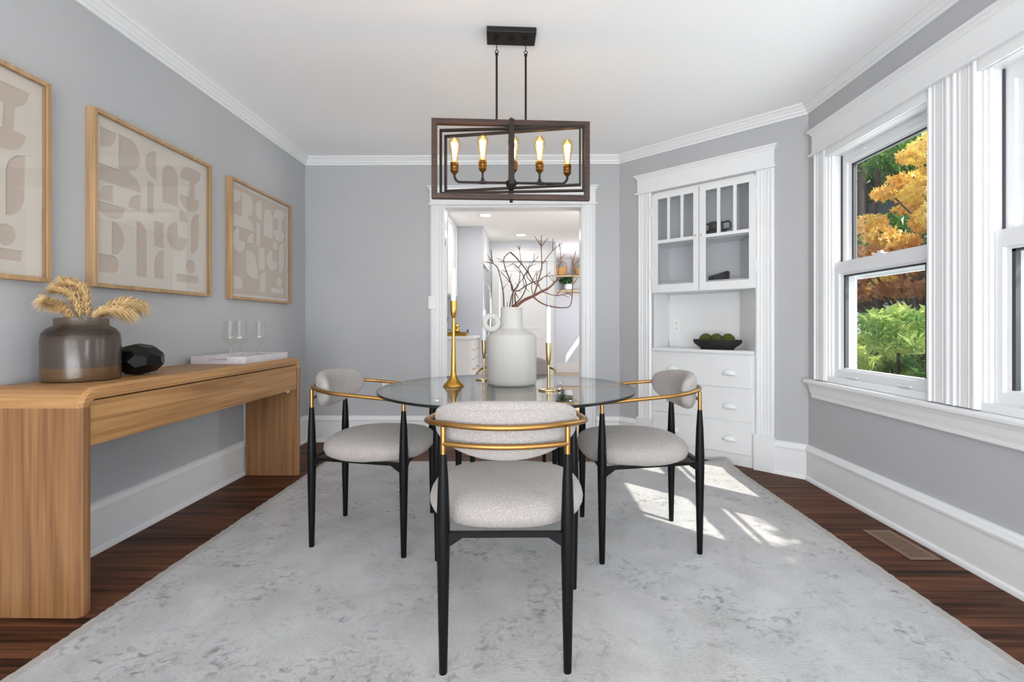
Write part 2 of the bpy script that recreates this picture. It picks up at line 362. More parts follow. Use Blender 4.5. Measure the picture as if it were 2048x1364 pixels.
# floor strips (one row per board, joints staggered)
y = .9; k = 0
while y < YB+.13:
    cuts = [XL+.001, random.uniform(-1.3, -.4), random.uniform(.3, 1.2), XR-.001]
    if y > YB-.02: cuts = [-.75, .0, .49]
    for a, b in zip(cuts[:-1], cuts[1:]):
        xr = b
        if b > XR-.05 and y+.057 > P1.y and y < YB-.02:   # the slanted corner cuts the row
            xr = P0.x+(P1.x-P0.x)*(min(y+.0565, YB)-P0.y)/(P1.y-P0.y)+.02
            if xr < a+.05: continue
        MB().box(a+.0006, xr-.0006, y+.0005, y+.0565, -.006, 0).build('plank', M['plank'], fl)
    y += .057; k += 1
MB().box(XL, XR, YR, .9, -.006, 0).build('subfloor_boards', M['plank'], fl)
struct(MB().box(XL-.15, XR+.3, YR-.1, YB+.15, CE, CE+.1).build('ceiling', M['ceil']), 'smooth white dining room ceiling', 'ceiling')
struct(MB().box(XL-.12, XL, YR-.1, YB+.14, 0, CE).build('wall_left', M['wall']), 'light grey wall behind the oak console', 'wall')
DX0, DX1, DZ = -.755, .492, 2.143
struct(MB().box(XL, DX0-.02, YB, YB+.14, 0, CE).box(DX1+.02, P0.x+.1, YB, YB+.14, 0, CE).box(DX0-.02, DX1+.02, YB, YB+.14, DZ+.02, CE).build('wall_back', M['wall']), 'light grey end wall with the kitchen doorway', 'wall')
T = .16
rw = MB()
for a, b in ((YR-.1, W3[0]), (W3[1], W2[0]), (W2[1], W1[0]), (W1[1], P1.y+.06)): rw.box(XR, XR+T, a, b, 0, CE)
for a, b in (W1, W2, W3): rw.box(XR, XR+T, a, b, 0, WZ[0]-.026).box(XR, XR+T, a, b, WZ[1], CE)
struct(rw.build('wall_right', M['wall']), 'light grey window wall', 'wall')
Rm = Matrix.Translation((P0.x, P0.y, 0)) @ Matrix.Rotation(DANG, 4, 'Z')   # local x along the slanted wall, local y into it
L = (P1-P0).length
struct(MB().box(-.06, .325, 0, .1, 0, CE).box(1.18, L+.06, 0, .1, 0, CE).box(.325, 1.18, 0, .1, 2.2, CE).xf(Rm).build('wall_corner', M['wall']), 'slanted light grey wall around the built-in cabinet', 'wall')
RWx = (-1.75, 1.65); RWz = (.55, 2.35)
struct(MB().box(XL, RWx[0], YR-.12, YR, 0, CE).box(RWx[1], XR, YR-.12, YR, 0, CE).box(RWx[0], RWx[1], YR-.12, YR, 0, RWz[0]).box(RWx[0], RWx[1], YR-.12, YR, RWz[1], CE).build('wall_rear', M['wall']), 'light grey unseen rear wall with an added wide window', 'wall')
wr = sroot('added_window_4', 'wide white picture window added in the unseen rear wall around the fill lamp', 'window')  # unseen window added to frame the rear fill lamp
f = MB(); f.box(RWx[0], RWx[1], YR-.1, YR-.02, RWz[0], RWz[0]+.06).box(RWx[0], RWx[1], YR-.1, YR-.02, RWz[1]-.06, RWz[1])
for x in (RWx[0], RWx[0]+1.1, RWx[1]-1.16, RWx[1]-.06): f.box(x, x+.06, YR-.1, YR-.02, RWz[0]+.06, RWz[1]-.06)
f.build('window_frame', M['white'], wr); MB().box(RWx[0]+.05, RWx[1]-.05, YR-.07, YR-.062, RWz[0]+.05, RWz[1]-.05).build('pane', M['pane'], wr)

# mouldings with mitred corners
corners = [Vector((XL, YR)), Vector((XL, YB)), P0.copy(), P1.copy(), Vector((XR, YR))]
def inward(a, b):
    d = (b-a).normalized(); return Vector((d.y, -d.x))
segs = list(zip(corners, corners[1:]+corners[:1]))
ns = [inward(a, b) for a, b in segs]
mit = []
for i in range(5):
    a, b = ns[i-1], ns[i]; m_ = (a+b); m_ = m_/(m_.length_squared/2) if m_.length > 1e-6 else b
    mit.append(m_)
crown = [(0, CE-.072), (.010, CE-.072), (.012, CE-.056), (.022, CE-.052), (.026, CE-.040), (.040, CE-.026), (.044, CE-.016), (.052, CE-.014), (.058, CE), (0, CE)]
base = [(0, 0), (.034, 0), (.034, .010), (.030, .020), (.022, .026), (.020, .026), (.020, .192), (.030, .196), (.031, .208), (.024, .216), (.020, .228), (.010, .238), (0, .240)]
for i, nm in enumerate(('left', 'back', 'corner', 'right', 'rear')):
    a, b = segs[i]
    struct(MB().sweep(crown, a, b, mit[i], mit[(i+1) % 5]).build('trim_%d' % (i+1), M['white'], smooth=25), 'white crown moulding, %s wall' % nm, 'moulding')
    bb = MB()
    if nm == 'back':
        bb.sweep(base, a, Vector((DX0-.135, YB)), mit[i], ns[i]).sweep(base, Vector((DX1+.135, YB)), b, ns[i], mit[i+1])
    elif nm == 'corner':
        bb.sweep(base, a, P0+U*.194, mit[i], ns[i]).sweep(base, P0+U*1.302, b, ns[i], mit[i+1])
    else: bb.sweep(base, a, b, mit[i], mit[(i+1) % 5])
    struct(bb.build('baseboard_'+nm, M['white'], smooth=25), 'tall white baseboard, %s wall' % nm, 'baseboard')

# doorway casing
def casing_prof(x0, x1, yf=-.022, y0=0):
    """stepped casing section in local (x, y): y negative is proud of the wall"""
    w_ = x1-x0; q = [(0, 0), (0, .6), (.10, 1), (.16, 1), (.20, .68), (.30, .68), (.33, .8), (.37, .68), (.63, .68), (.67, .8), (.70, .68), (.80, .68), (.84, 1), (.90, 1), (1, .6), (1, 0)]
    return [(x0+w_*a, y0+yf*b) for a, b in q]
def header(mb, x0, x1, z0, z1, yb=0, d=.022):
    mb.box(x0, x1, yb-d, yb, z0+.012, z1-.03)
    mb.box(x0-.014, x1+.014, yb-d-.016, yb, z0, z0+.014)
    mb.rings([[(x0-o, yb, z), (x0-o, yb-d-o, z), (x1+o, yb-d-o, z), (x1+o, yb, z)] for o, z in ((.002, z1-.036), (.008, z1-.028), (.010, z1-.02), (.024, z1-.008), (.024, z1))])
dr = sroot('door_1', 'white cased doorway into the kitchen', 'doorway')
for a, b in ((DX0-.13, DX0+.004), (DX1-.004, DX1+.13)):
    MB().prism([(x_, y_+YB) for x_, y_ in casing_prof(a, b)], 2, 0, DZ+.02).build('casing', M['white'], dr)
h = MB(); header(h, DX0-.13, DX1+.13, DZ+.02, 2.335, YB); h.build('header', M['white'], dr)
MB().box(DX0-.02, DX0, YB-.004, YB+.15, 0, DZ).box(DX1, DX1+.02, YB-.004, YB+.15, 0, DZ).box(DX0-.02, DX1+.02, YB-.004, YB+.15, DZ, DZ+.02).build('jamb', M['white'], dr)
for z in (.28, 1.8):
    MB().box(DX0-.001, DX0+.006, YB+.02, YB+.06, z, z+.1).build('hinge', M['chrome'], dr)

# window trim on the right wall (local x runs towards the camera: x = y0 - y)
tr = struct(MB().build('trim_6', M['white']) if False else bpy.data.objects.new('trim_6', None), 'white window casing with broad fluted mullion and crown header', 'moulding'); COL.objects.link(tr)
def RW(mb):  # local (x along -Y, y out of room, z) -> world
    return mb.xf(Matrix(((0, 1, 0, XR), (-1, 0, 0, 0), (0, 0, 1, 0), (0, 0, 0, 1))))
def rwprism(a, b, z0, z1, d=-.024):
    return RW(MB().prism(casing_prof(a, b, d), 2, z0, z1))
rwprism(-3.33, -3.195, WZ[0]-.02, 2.215).build('casing', M['white'], tr)
rwprism(-1.325, -1.19, WZ[0]-.02, 2.215).build('casing', M['white'], tr)
mu = MB(); mu.prism(casing_prof(-2.395, -2.26, -.024), 2, WZ[0]-.02, 2.215).prism(casing_prof(-2.26, -2.125, -.024), 2, WZ[0]-.02, 2.215)
RW(mu).build('mullion', M['white'], tr)
h = MB(); header(h, -3.335, -1.185, 2.21, 2.385, 0, .026); RW(h).build('header', M['white'], tr)
h = MB(); h.box(-3.194, -2.396, -.02, 0, 2.16, 2.21).box(-2.124, -1.326, -.02, 0, 2.16, 2.21); RW(h).build('head_casing', M['white'], tr)
h = MB(); h.rings([[(-3.40-o, .10, z), (-3.40-o, -.05-o, z), (-1.12+o, -.05-o, z), (-1.12+o, .10, z)] for o, z in ((-.006, .672), (0, .678), (0, .690), (-.006, .700))])
RW(h).build('stool', M['white'], tr)
h = MB(); h.rings([[(-3.35-o, 0, z), (-3.35-o, -.02-o, z), (-1.17+o, -.02-o, z), (-1.17+o, 0, z)] for o, z in ((-.004, .575), (0, .58), (0, .60), (.006, .62), (.012, .65), (.022, .672))])
RW(h).build('apron', M['white'], tr)
def window(name, yr, label):
    r = sroot(name, label, 'window')
    a, b = -yr[1], -yr[0]; z0, z1 = WZ
    j = MB(); j.box(a+.001, a+.018, -.003, T, z0+.012, z1-.03).box(b-.018, b-.001, -.003, T, z0+.012, z1-.03).box(a+.001, b-.001, -.003, T, z1-.03, z1-.001).box(a+.001, b-.001, -.006, T+.03, z0-.024, z0+.012)
    RW(j).build('jamb', M['white'], r)
    st = MB(); st.box(a+.018, a+.030, .010, .028, z0+.012, z1-.03).box(b-.030, b-.018, .010, .028, z0+.012, z1-.03); RW(st).build('stop', M['vinyl'], r)
    tk = MB(); tk.box(a+.019, a+.026, .072, .082, 1.42, z1-.03).box(b-.026, b-.019, .072, .082, 1.42, z1-.03); RW(tk).build('track', M['gasket'], r)
    def sash(nm, zz0, zz1, yy, d, st_, top, bot):
        s_ = MB(); A1, B1 = a+.020, b-.020; w1 = st_-.018
        s_.box(A1, A1+w1, yy, yy+d, zz0, zz1).box(B1-w1, B1, yy, yy+d, zz0, zz1)
        s_.box(A1+w1, B1-w1, yy, yy+d, zz1-top+.012, zz1).box(A1+w1, B1-w1, yy, yy+d, zz0, zz0+bot-.012)
        yl = yy+d*.35
        s_.box(A1+w1, A1+st_, yl, yy+d-.001, zz0+bot-.012, zz1-top+.012).box(B1-st_, B1-w1, yl, yy+d-.001, zz0+bot-.012, zz1-top+.012)
        s_.box(A1+st_, B1-st_, yl, yy+d-.001, zz1-top, zz1-top+.012).box(A1+st_, B1-st_, yl, yy+d-.001, zz0+bot-.012, zz0+bot)
        so = RW(s_).build(nm, M['vinyl'], r)
        g = MB(); A_, B_ = a+.020+st_, b-.020-st_
        g.box(A_, A_+.016, yy+d*.5, yy+d, zz0+bot, zz1-top).box(B_-.016, B_, yy+d*.5, yy+d, zz0+bot, zz1-top).box(A_, B_, yy+d*.5, yy+d, zz1-top-.01, zz1-top)
        RW(g).build('gasket', M['gasket'], so)
        p = MB(); p.box(A_-.004, B_+.004, yy+d*.7, yy+d*.7+.006, zz0+bot-.004, zz1-top+.004); RW(p).build('pane', M['pane'], so)
        return so
    lo = sash('lower_sash', z0+.012, 1.47, .030, .042, .062, .085, .062)
    up = sash('upper_sash', 1.40, z1-.03, .080, .042, .062, .07, .07)
    mid = (a+b)/2
    q = MB(); q.box(mid-.04, mid+.04, .030, .06, 1.47, 1.478).box(mid-.012, mid+.02, .036, .054, 1.478, 1.492); RW(q).build('sash_lock', M['vinyl'], lo, bevel=.003)
    for xx in (a+.2, b-.2):
        q = MB(); q.box(xx-.045, xx+.045, .018, .032, z0+.02, z0+.03); RW(q).build('lift_tab', M['white'], lo, bevel=.003)
        q = MB(); q.box(xx-.045, xx+.045, .068, .082, z1-.062, z1-.052); RW(q).build('lift_tab', M['white'], up, bevel=.003)
    # exterior screen rail
    q = MB(); q.box(a+.018, a+.072, .125, .14, z0+.012, z1-.03).box(a+.072, b-.018, .135, .15, 1.36, 1.385); RW(q).build('screen_frame', M['vinyl'], r)
    return r
window('window_1', W1, 'white double-hung window beside the corner cabinet')
window('window_2', W2, 'white double-hung window at the right edge, beyond the mullion')
window('added_window_3', W3, 'white double-hung window added out of view nearest the camera')  # unseen window added for interior brightness

# ------------------------------------------------------------------ kitchen beyond the doorway
KC = 2.55
kf = struct(MB().box(-1.5, 2.05, YB+.14, 11.15, -.1, -.002).build('floor', M['oak_floor']), 'golden oak kitchen floor beyond the doorway', 'floor')
struct(MB().box(-1.5, 2.05, YB+.14, 11.15, KC, KC+.1).build('ceiling', M['ceil']), 'white kitchen ceiling', 'ceiling')
struct(MB().box(-1.48, -1.36, YB+.14, 11.15, 0, KC).build('wall_left', M['kwall']), 'pale kitchen wall behind the cabinets', 'wall')
struct(MB().box(.36, .514, 8.64, 8.76, 0, KC).box(-1.36, -.50, 8.64, 8.76, 0, KC).box(-.50, .36, 8.64, 8.76, 2.2, KC).box(.40, .514, 8.76, 11.0, 0, KC).build('wall_back', M['kwall']), 'pale kitchen wall around the white panel door', 'wall')
struct(MB().box(.4, 2.05, 11.0, 11.12, 0, KC).build('wall_back', M['kwall']), 'pale far nook wall with shelves', 'wall')
KW = [(4.9, 6.1, .95, 2.1), (9.95, 10.9, 1.72, 2.06)]  # unseen openings; the near one is added for the kitchen fill lamp
rw = MB()
for a, b in ((YB+.14, 4.9), (6.1, 9.95), (10.9, 11.12)): rw.box(1.9, 2.02, a, b, 0, KC)
for a, b, c, d in KW: rw.box(1.9, 2.02, a, b, 0, c).box(1.9, 2.02, a, b, d, KC)
struct(rw.build('wall_right', M['kwall']), 'pale kitchen wall with a nook window and an added opening', 'wall')
struct(MB().box(.9, 1.9, YB+.02, YB+.14, 0, KC).box(1.9, 2.1, YB, YB+.15, 0, CE).build('wall_front', M['kwall']), 'kitchen side of the end wall', 'wall')
struct(MB().box(.514, 1.9, 10.975, 11.0, 0, .22).build('baseboard_nook', M['white']), 'white baseboard under the nook shelves', 'baseboard')
# kitchen door with panels
d2 = sroot('door_2', 'white panelled door at the far end of the kitchen', 'door')
dm = MB(); dm.box(-.48, .34, 8.66, 8.70, .01, 2.19); dm.build('leaf', M['white'], d2)
for zz0, zz1 in ((.25, .86), (1.0, 2.05)):
    MB().box(-.40, .26, 8.652, 8.66, zz0, zz0+.02).box(-.40, .26, 8.652, 8.66, zz1-.02, zz1).box(-.40, -.38, 8.652, 8.66, zz0+.02, zz1-.02).box(.24, .26, 8.652, 8.66, zz0+.02, zz1-.02).build('panel_moulding', M['white'], d2)
MB().lathe([(.012, 0), (.012, .03), (.028, .04), (.03, .055), (.02, .068)], seg=16).build('knob', M['chrome'], d2, smooth=True, loc=(-.43, 8.66, 1.0), rot=(PI/2, 0, 0))
MB().box(-.62, -.50, 8.615, 8.64, 0, 2.2).box(.36, .48, 8.615, 8.64, 0, 2.2).build('casing', M['white'], d2)
h = MB(); header(h, -.62, .48, 2.2, 2.42, 8.64); h.build('header', M['white'], d2)
# upper cabinet
def shaker(mb, y0, y1, z0, z1, x, d=.02, r=.055):
    mb.box(x, x+d*.5, y0, y1, z0, z1)
    for a in ((y0, y0+r, z0, z1), (y1-r, y1, z0, z1), (y0+r, y1-r, z0, z0+r), (y0+r, y1-r, z1-r, z1)): mb.box(x+d*.5, x+d, *a)
    return mb
uc = thing('upper_cabinet', 'white shaker wall cabinet above the kitchen counter', 'cabinet', (0, 0, 0))
MB().box(-1.355, -1.06, 6.40, 7.29, 1.48, KC-.002).build('body', M['white'], uc)
for i in range(2):
    y0 = 6.405+i*.445; dd = shaker(MB(), y0, y0+.437, 1.49, KC-.03, -1.06).build('door', M['white'], uc)
    hy = y0+.39 if i == 0 else y0+.05
    MB().box(-1.04, -1.015, hy-.006, hy+.006, 1.56, 1.70).build('handle', M['gold'], dd)
bc = thing('base_cabinet', 'white base cabinet with drawers under the kitchen counter', 'cabinet')
MB().box(-1.355, -.75, 6.42, 7.29, .09, .88).box(-1.355, -.82, 6.42, 7.29, 0, .09).build('body', M['white'], bc)
for i, (z0, z1) in enumerate(((.10, .34), (.35, .60), (.61, .86))):
    for y0 in (6.43, 6.865):
        dd = shaker(MB(), y0, y0+.42, z0, z1, -.75, r=.04).build('drawer', M['white'], bc)
        MB().box(-.73, -.705, y0+.14, y0+.28, (z0+z1)/2-.006, (z0+z1)/2+.006).build('handle', M['gold'], dd)
tag(MB().box(-1.355, -.70, 6.39, 7.30, .88, .92).build('countertop', M['white'], bevel=.006), 'white stone worktop on the kitchen base cabinet', 'countertop')
fc = thing('fridge_surround', 'white cabinet and tall pale side panel around the refrigerator', 'cabinet')
MB().box(-1.355, -.66, 7.30, 7.34, 0, KC-.002).build('side_panel', pm('grey_panel_paint', (188, 191, 198), .5, bump=.02, bscale=200), fc)
MB().box(-1.355, -.68, 7.34, 8.635, 2.0, KC-.002).build('body', M['white'], fc)
for y0 in (7.35, 7.98): shaker(MB(), y0, y0+.62, 2.01, KC-.02, -.68).build('door', M['white'], fc)
fr = thing('refrigerator', 'stainless refrigerator with long curved handles', 'refrigerator')
MB().box(-1.34, -.72, 7.40, 8.32, .02, 1.96).build('body', M['dark'], fr)
for y0, y1, s_ in ((7.40, 7.855, 1), (7.865, 8.32, -1)):
    dd = MB().box(-.72, -.655, y0, y1, .72, 1.955).build('door', M['steel'], fr, bevel=.01)
    hy = y1-.05 if s_ > 0 else y0+.05
    MB().tube(smooth_path([(-.66, hy, .86), (-.60, hy, .98), (-.585, hy, 1.3), (-.60, hy, 1.62), (-.66, hy, 1.74)]), .011).build('handle', M['chrome'], dd, smooth=True)
dd = MB().box(-.72, -.655, 7.40, 8.32, .06, .70).build('drawer', M['steel'], fr, bevel=.01)
MB().tube(smooth_path([(-.66, 7.55, .6), (-.60, 7.62, .6), (-.60, 8.1, .6), (-.66, 8.17, .6)]), .011).build('handle', M['chrome'], dd, smooth=True)
# counter tray and canister
kt = thing('gold_tray', 'gold serving tray with small handles on the kitchen counter', 'tray', (-1.02, 6.72, .92))
MB().box(-.2, .2, -.15, .15, 0, .008).build('base', M['gold'], kt)
MB().box(-.2, .2, -.15, -.142, .008, .05).box(-.2, .2, .142, .15, .008, .05).box(-.2, -.192, -.142, .142, .008, .05).box(.192, .2, -.142, .142, .008, .05).build('rim', M['gold'], kt)
for s_ in (-1, 1): MB().tube([(s_*.06-.05, -.155, .045), (s_*.06-.05, -.155, .085), (s_*.06+.05, -.155, .085), (s_*.06+.05, -.155, .045)] if s_ < 0 else [(.2, -.06, .045), (.2, -.06, .085), (.2, .06, .085), (.2, .06, .045)], .005).build('handle', M['black_metal'], kt)
cn = thing('canister', 'amber lidded canister standing on the gold tray', 'canister', (-.98, 6.74, .929))
MB().lathe([(.045, 0), (.05, .006), (.05, .12), (.045, .126)], seg=24).build('body', M['gold'], cn, smooth=True)
MB().lathe([(.052, .1265), (.052, .145), (.04, .15), (.01, .152), (.012, .17), (0.002, .175)], seg=24).build('lid', M['champagne'], cn, smooth=True)
dp = thing('dark_planter', 'small dark leafy plant in the corner of the kitchen counter', 'plant', (-1.24, 6.95, .92))
MB().lathe([(.05, 0), (.06, .01), (.07, .14), (.06, .14), (.055, .10)], seg=20).build('pot', M['charcoal'], dp, smooth=True)
# leaves
def leaf_cloud(n, centre_fn, size, aspect=2.2, lobes=False, droop=.3, up=False):
    V = []; F = []
    for i in range(n):
        c = Vector(centre_fn()); s = size*random.uniform(.6, 1.25)
        d = Vector((random.gauss(0, 1), random.gauss(0, 1), random.gauss(.1 if not up else .9, .5))).normalized()
        u = d.orthogonal().normalized(); u.rotate(Matrix.Rotation(random.uniform(0, 2*PI), 3, d)); v = d.cross(u)
        k = len(V)
        if lobes:
            for j in range(10):
                a_ = 2*PI*j/10; r_ = s*(1 if j % 2 == 0 else .38)
                V.append(c+u*math.cos(a_)*r_+v*math.sin(a_)*r_-d*(.2*s if j % 2 == 0 else 0))
            F.append(tuple(range(k, k+10)))
        else:
            V += [c-u*s, c+v*s/aspect*.8-u*.2*s+d*s*.08, c+u*s-d*s*droop, c-v*s/aspect*.8-u*.2*s+d*s*.08]
            F.append((k, k+1, k+2)); F.append((k, k+2, k+3))
    b = MB(); b.v = [tuple(p) for p in V]; b.f = F; return b
def ball(c, rx, ry, rz, shell=.35):
    def fn():
        while True:
            p = Vector((random.gauss(0, 1), random.gauss(0, 1), random.gauss(0, 1)))
            if p.length > .01: break
        p.normalize(); r = (random.uniform(shell, 1))**.6
        return (c[0]+p.x*rx*r, c[1]+p.y*ry*r, c[2]+p.z*rz*r)
    return fn
leaf_cloud(120, ball((0, 0, .24), .1, .1, .12), .04).build('foliage', M['leaf_d'], dp)
# nook shelves with basket and potted plant
sh = tag(MB().box(.516, 1.89, 10.72, 11.0, 2.13, 2.17).build('wall_shelf', M['oak_floor'], bevel=.004), 'upper oak shelf on the far nook wall', 'shelf', 'nook shelves')
sh = tag(MB().box(.516, 1.89, 10.72, 11.0, 1.80, 1.84).build('wall_shelf', M['oak_floor'], bevel=.004), 'lower oak shelf on the far nook wall', 'shelf', 'nook shelves')
for bx_, lab in ((.72, 'woven tan basket on the upper nook shelf, left'), (1.22, 'woven tan basket on the upper nook shelf, right')):
    bk = thing('woven_basket', lab, 'basket', (bx_, 10.86, 2.17), group='nook baskets')
    MB().lathe([(.12, 0), (.15, .01), (.18, .15), (.185, .17), (.175, .17), (.165, .15), (.14, .02)], seg=24).build('body', M['basket'], bk, smooth=True)
    MB().tube(smooth_path([(-.17, 0, .15), (-.14, 0, .27), (0, 0, .32), (.14, 0, .27), (.17, 0, .15)]), .012).build('handle', M['basket'], bk, smooth=True)
pp = thing('potted_plant', 'small green plant in a white pot on the lower nook shelf', 'plant', (.92, 10.85, 1.84))
MB().lathe([(.06, 0), (.09, .02), (.10, .09), (.08, .14), (.07, .14), (.065, .1)], seg=24).build('pot', M['wax'], pp, smooth=True)
leaf_cloud(160, ball((-.05, 0, .21), .16, .12, .10), .045).build('foliage', M['leaf_d'], pp)
for i, (px_, py_, lab) in enumerate(((-.56, 6.55, 'recessed round downlight nearer the doorway'), (-.10, 8.0, 'recessed round downlight near the far kitchen door'))):
    t_ = thing('downlight', lab, 'light', (px_, py_, KC), group='kitchen downlights')
    MB().lathe([(.075, -.006), (.095, -.006), (.097, 0), (.075, 0)], seg=32, cap=False).build('trim_ring', M['white'], t_)
    MB().lathe([(.078, -.004), (.078, -.001)], seg=32).build('lens', emit('downlight_lens', (255, 248, 235), 9), t_)
    lo_ = light('downlight_lamp', 'AREA', (0, 0, -.02), 6, (1, .98, .95), shape='DISK', size=.15); lo_.parent = t_

# ------------------------------------------------------------------ built-in corner cabinet (local x along wall, +y into it)
cab = thing('corner_cabinet', 'built-in white corner cabinet with glazed doors and three drawers', 'cabinet', (P0.x, P0.y, 0), DANG)
for a, b in ((.194, .325), (1.172, 1.303)):
    MB().prism(casing_prof(a, b, -.024), 2, .265, 2.215).build('casing', M['white'], cab)
    MB().box(a-.006, b+.006, -.034, 0, 0, .265).build('plinth_block', M['white'], cab, bevel=.003)
h = MB(); header(h, .194, 1.305, 2.21, 2.375, 0, .026); h.build('header', M['white'], cab)
BY = .30; BL_, BR_ = .33, .955
MB().box(.325, .345, -.004, .02, .875, 2.2).box(1.165, 1.18, -.004, .02, .875, 2.2).box(.345, 1.165, -.004, .02, 2.185, 2.2).build('face_frame', M['white'], cab)
s_ = MB(); s_.prism([(.325, -.004), (.345, -.004), (BL_+.004, BY), (BL_-.02, BY)], 2, .875, 2.2); s_.build('side_panel', M['white'], cab)
s_ = MB(); s_.prism([(1.18, -.004), (1.165, -.004), (BR_-.004, BY), (BR_+.03, BY+.01)], 2, .875, 2.2); s_.build('side_panel', M['white'], cab)
MB().box(BL_-.02, BR_+.03, BY, BY+.02, 0, 2.22).build('back_panel', M['white'], cab)
MB().prism([(.325, 0), (1.18, 0), (BR_+.03, BY), (BL_-.02, BY)], 2, 2.2, 2.22).build('top_panel', M['white'], cab)
MB().prism([(.35, .03), (1.145, .03), (BR_-.01, BY-.001), (BL_+.01, BY-.001)], 2, 1.345, 1.428).build('bottom_panel', M['white'], cab)
MB().prism([(.35, .05), (1.13, .05), (BR_-.01, BY-.001), (BL_+.01, BY-.001)], 2, 1.762, 1.782).build('shelf', M['white'], cab)
for za_, zb_ in ((.876, .93), (1.29, 1.34)): MB().box(BL_+.01, BR_-.01, BY-.012, BY, za_, zb_).build('bead_moulding', M['white'], cab)
ct = MB(); ct.prism([(.327, -.026), (1.17, -.026), (1.16, .02), (BR_-.004, BY-.001), (BL_, BY-.001), (.34, .02)], 2, .85, .875); ct.build('counter', M['white'], cab, bevel=.004)
MB().box(.325, 1.172, -.004, .02, 0, .85).build('drawer_frame', M['white'], cab)
for z0, z1 in ((.592, .818), (.337, .560), (.089, .312)):
    dd = MB().box(.338, 1.148, -.016, -.004, z0, z1).build('drawer', M['white'], cab, bevel=.003)
    for sx in (.52, .985):
        zc = z0+(z1-z0)*.5
        p = MB(); R = []
        for i in range(8):
            v_ = PI/2*i/7
            R.append([(sx+.052*math.cos(u_), -.0165-.026*math.sin(u_)*math.sin(v_), zc-.016+.044*math.sin(u_)*math.cos(v_)) for u_ in [PI*k/16 for k in range(17)]])
        p.rings(R, False, False); o = p.build('cup_pull', M['white'], dd, smooth=True)
        so = o.modifiers.new('thick', 'SOLIDIFY'); so.thickness = .003
        MB().tube([(sx+.056*math.cos(t), -.0165, zc-.018+.049*math.sin(t)) for t in [PI*k/18 for k in range(19)]], .0035, 6).build('pull_rim', M['white'], o)
def cab_door(x0, x1, ups, low, hinge):
    z0, z1 = 1.345, 2.183; zm0, zm1 = low[3], 1.790
    d_ = MB(); yf, yb = -.022, -.002
    d_.box(x0, ups[0][0], yf, yb, z0, z1).box(ups[-1][1], x1, yf, yb, z0, z1)
    A_, B_ = ups[0][0], ups[-1][1]
    d_.box(A_, B_, yf, yb, 2.138, z1).box(A_, B_, yf, yb, z0, low[2])
    o = d_.build('door', M['white'], cab, bevel=.002)
    MB().box(A_, B_, yf+.001, yb-.001, low[3], 1.790).build('rail', M['white'], o)
    for i in range(2): MB().box(ups[i][1], ups[i+1][0], yf+.001, yb-.001, 1.790, 2.138).build('muntin', M['white'], o)
    for a, b in ups: MB().box(a, b, -.013, -.010, 1.790, 2.138).build('pane', M['cabpane'], o)
    MB().box(A_, B_, -.013, -.010, low[2], low[3]).build('pane', M['cabpane'], o)
    for hz in (1.47, 2.0): MB().box(hinge-.007, hinge+.007, -.027, -.02, hz, hz+.075).build('hinge', M['white'], o)
    kx = x1-.022 if hinge < .6 else x0+.022
    MB().lathe([(.004, 0), (.004, .006), (.007, .01), (.006, .014), (.001, .015)], seg=12).build('latch_knob', M['chrome'], o, smooth=True, loc=(kx, -.022, 1.79), rot=(PI/2, 0, 0))
cab_door(.331, .745, [(.388, .476), (.499, .594), (.617, .701)], (.384, .697, 1.412, 1.762), .331)
cab_door(.751, 1.178, [(.802, .892), (.917, 1.016), (1.041, 1.13)], (.801, 1.13, 1.412, 1.764), 1.178)
def cabpt(x, y, z): return tuple(Rm @ Vector((x, y, z)))
# things in the cabinet
bv = thing('black_jug', 'charcoal two-handled pot on the upper cabinet shelf', 'pot', cabpt(.815, .155, 1.782), DANG)
MB().lathe([(.065, 0), (.09, .01), (.092, .04), (.07, .062), (.058, .068), (.055, .12), (.058, .125), (.05, .125), (.045, .08)], seg=32).build('body', M['charcoal'], bv, smooth=True)
for s_ in (-1, 1): MB().tube(smooth_path([(s_*.05, 0, .118), (s_*.10, 0, .122), (s_*.115, 0, .10), (s_*.11, 0, .065), (s_*.06, 0, .06)]), .008, 8).build('handle', M['charcoal'], bv, smooth=True)
wd = tag(MB().prism([(-.075, 0), (.075, 0), (.078, .075), (-.075, .038)], 1, -.03, .03).build('wedge_ornament', M['charcoal'], bevel=.003), 'small black slanted ornament on the lower cabinet shelf', 'ornament')
wd.location = cabpt(.84, .15, 1.4285); wd.rotation_euler = (0, 0, DANG)
bo = thing('black_bowl', 'black hammered bowl on the corner cabinet counter', 'bowl', cabpt(.85, .088, .875), DANG)
MB().lathe([(.13, 0), (.135, .012), (.14, .014), (.17, .035), (.19, .055), (.192, .078), (.182, .078), (.178, .058), (.15, .03), (.02, .022)], seg=48).build('body', M['bowl'], bo, smooth=50)
bo.scale = (1, .55, 1)
for i, (mx_, my_, lab) in enumerate(((-.09, 0, 'green moss ball in the black bowl, left'), (0, -.012, 'green moss ball in the middle of the black bowl'), (.085, .004, 'green moss ball in the black bowl, right'))):
    b = MB(); R = []
    for a_ in range(1, 12):
        t = PI*a_/12; R.append([((.05+.003*math.sin(5*j+a_))*math.sin(t)*math.cos(2*PI*j/20), (.05+.003*math.sin(5*j+a_))*math.sin(t)*math.sin(2*PI*j/20), -.05*math.cos(t)) for j in range(20)])
    b.rings(R); o = b.build('moss_ball', M['moss'], smooth=60); o.location = cabpt(.85+mx_, .088+my_, .875+.078); tag(o, lab, 'moss ball', 'moss balls')
